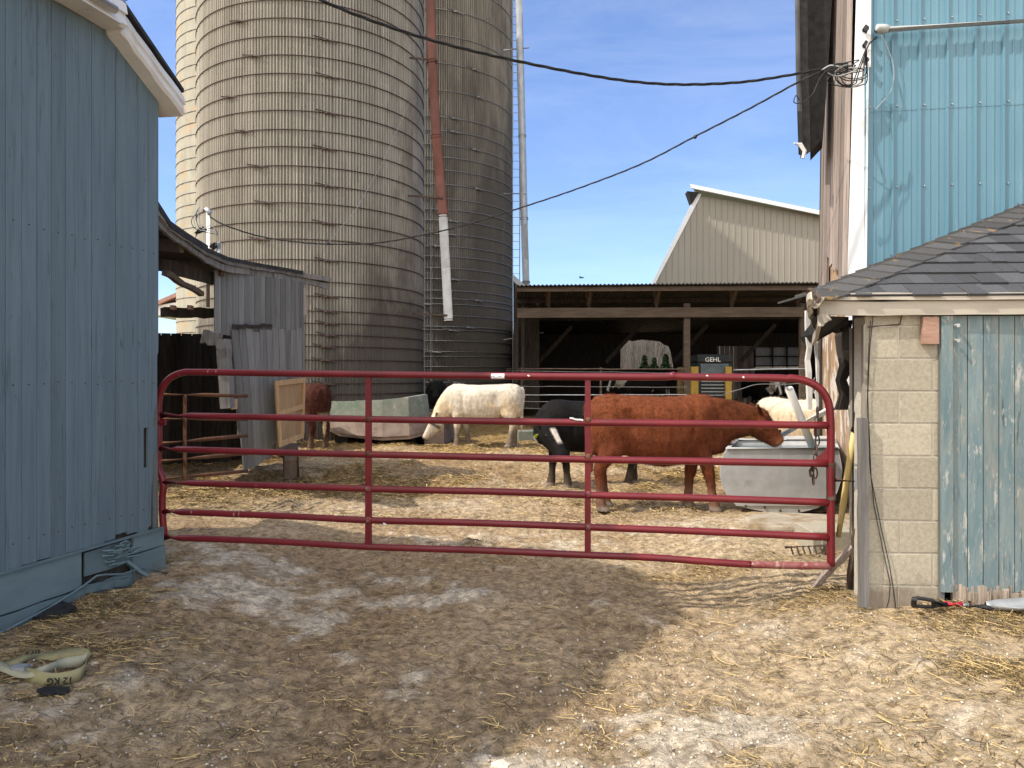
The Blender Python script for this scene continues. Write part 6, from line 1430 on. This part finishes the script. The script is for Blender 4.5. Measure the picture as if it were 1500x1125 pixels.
# skid-steer loader inside
def loader():
    Y = 23.0; r = thing('skid_loader', 'small charcoal skid loader with yellow arms parked in the open barn', 'loader', P(1046, 600, Y))
    def bx(nm, x0, x1, y0, y1, m, d0=0, d1=.5, bev=.02, t=.5):
        mb = MB(); mb.box((hx(x0,Y), Y+d0, pyz(y1,Y)), (hx(x1,Y), Y+d1, pyz(y0,Y)), t); return mb.build(nm, MT[m], r, bevel=bev)
    mb = MB(); mb.prism([P(1023,600,Y), P(1071,600,Y), P(1071,526,Y), P(1068,521,Y), P(1026,521,Y), P(1023,526,Y)], (0,2.0,0)); mb.build('body', MT['loader'], r, bevel=.03)
    bx('hood', 1020.5, 1072.5, 519, 531, 'loader', -.06, 1.8, .05)
    bx('window', 1026, 1067, 533, 547, 'glass', -.02, .02, .01)
    for y in (558, 563, 568, 573, 578): bx('grille_slat', 1027, 1067, y, y+1.6, 'galv_dull', -.03, .0, .003)
    bx('light', 1026, 1032, 552, 555, 'galv', -.04, 0, .005); bx('light', 1061, 1067, 552, 555, 'galv', -.04, 0, .005)
    bx('lift_arm', 1011, 1022, 537, 600, 'yellow', -.12, 1.9, .02); bx('lift_arm', 1060.5, 1070, 537, 600, 'yellow', -.16, -.06, .02)
    for px in (1012, 1072):
        mb = MB(); p = P(px, 600, Y+.3); mb.tube([p+Vector((-.15,0,0)), p+Vector((.15,0,0))], .35, 20); mb.build('wheel', MT['rubber'], r)
    text_mesh('lettering', 'GEHL', .19, MT['white_letter'], r, P(1044, 527, Y-.075), (math.pi/2, 0, 0), .006, 1.05)
loader()
# tan barn beyond
def tanbarn():
    Y = 36; r = thing('tan_metal_barn', 'tan ribbed metal barn with white roof edge rising behind the open barn', 'barn', P(1100, 560, Y))
    q = lambda x, y, d=0: P(x, y, Y)+Vector((0,d,0))
    xs_ = []; xL = hx(930, Y); xR = hx(1290, Y); x = xL; prof = []
    while x < xR: prof += [(x, 0), (x+.02, -.03), (x+.05, -.03), (x+.07, 0)]; x += .30
    def ztop(x):
        px = 750+x*F/Y; l = 418+(287-418)*(px-957)/(1025-957); rr_ = 287+(315-287)*(px-1025)/(1197-1025)
        return pyz(max(l, rr_) if px > 0 else l, Y)
    V = []; Fc = []
    for x, d in prof: V += [(x, Y+d, 0 if x > hx(990, Y) else pyz(440, Y)), (x, Y+d, max(pyz(440, Y)+.01, ztop(x)))]
    for i in range(len(prof)-1): Fc.append((2*i, 2*i+2, 2*i+3, 2*i+1))
    finish('wall', V, Fc, MT['tan_steel'], r)
    mb = MB(); mb.prism([q(1008,273,-.45), q(1300,333,-.45), q(1300,339,-.45), q(1010,279,-.45)], (0,.12,0)); mb.build('ridge_trim', MT['white_trim'], r)
    mb = MB(); mb.prism([q(1020,284,-.1), q(1027,285,-.1), q(951,432,-.1), q(946,432,-.1)], (0,.12,0)); mb.build('edge_trim', MT['white_trim'], r)
    
    mb = MB(); mb.prism([q(1004,283,-.4), q(1022,284,-.3), q(1012,300,-.2)], (0,.5,0)); mb.build('underside', MT['black_felt'], r)
    mb = MB(); mb.prism([q(1010,274,-.4), q(1300,333,-.4), q(1300,336,-.4), q(1013,277,-.4)], (5,14,-.2)); mb.build('roof', MT['galv_dull'], r)
tanbarn()
# trees beyond: bare wood and a few spruces
def woods():
    rg = random.Random(4); mb = MB()
    for k in range(520):
        Y = rg.uniform(75, 110); x = rg.uniform(hx(860,Y), hx(1240,Y)); h = rg.uniform(8, 12)*Y/90*1.0; r0 = rg.uniform(.025,.075); lean = rg.uniform(-1.6,1.6); t = rg.random()
        mb.tube([(x,Y,0),(x+lean*.4,Y,h*.5),(x+lean,Y,h)], [r0,r0*.7,r0*.2], 4, t, False)
        for j in range(12):
            z = h*rg.uniform(.1,.95); a = rg.uniform(0,6.28); l = rg.uniform(.5,1.8); p = Vector((x+lean*z/h, Y, z)); mb.tube([p, p+Vector((math.cos(a)*l*.6, math.sin(a)*l*.3, l))], [r0*.3,.01], 3, t, False)
    tag(mb.build('bare_woods', MT['trunk']), 'grey leafless woods seen through the back of the open barn', 'woods', kind='stuff')
    mb = MB(); mb.prism([(hx(840,112),112,0),(hx(1250,112),112,0),(hx(1250,112),112,8.5),(hx(840,112),112,8)], (0,6,0)); tag(mb.build('distant_hillside', MT['trunk']), kind='structure')
woods()
def spruce(px, Y, pytop, lab):
    rg = random.Random(int(px)); h = pyz(pytop, Y); x = hx(px, Y); r = thing('spruce_tree', lab, 'tree', (x, Y, 0), 'small spruces beyond the open barn')
    mb = MB(); mb.tube([(x,Y,0),(x,Y,h*.95)], [.1,.02], 6); mb.build('trunk', MT['trunk'], r)
    mb = MB()
    for k in range(2600):
        f = rg.random()**.8; z = .25+f*(h-.25); R_ = (1-f)*h*.42*(.75+.25*math.sin(z*9)); a = rg.uniform(0, 6.28); rad = R_*rg.uniform(.3,1)
        p = Vector((x+rad*math.cos(a), Y+rad*math.sin(a), z-rad*.25)); d = Vector((math.cos(a), math.sin(a), rg.uniform(-.4,.3)))*rg.uniform(.1,.25); w = Vector((-math.sin(a), math.cos(a), rg.uniform(-.3,.3)))*.08
        mb.add([p-w, p+w, p+d], [(0,1,2)], rg.random())
    mb.build('crown', MT['leaf'], r)
spruce(944, 52, 521, 'small spruce at the left of the gap in the barn wall'); spruce(958, 55, 524, 'lower middle spruce in the gap in the barn wall'); spruce(975, 50, 519, 'tallest spruce at the right of the gap in the barn wall')
spruce(1118, 52, 536, 'spruce below the left window of the barn wall'); spruce(1150, 52, 537, 'spruce below the middle window of the barn wall')
# bird
r = thing('bird', 'dark bird gliding in the blue sky above the open barn', 'bird', P(852, 407, 40))
c = P(852, 407, 40); mb = MB(); mb.tube([c+Vector((-.16,0,-.02)), c, c+Vector((.12,0,.0))], [.01,.035,.012], 6); mb.build('body', MT['plastic'], r)
for sx in (1, -1):
    mb = MB(); mb.prism([c+Vector((.03,0,.01)), c+Vector((-.05,0,.01)), c+Vector((-.02+sx*.10,sx*.2,.07)), c+Vector((.02+sx*.18,sx*.3,.09 if sx > 0 else -.03))], (0,0,.008)); mb.build('wing', MT['plastic'], r)
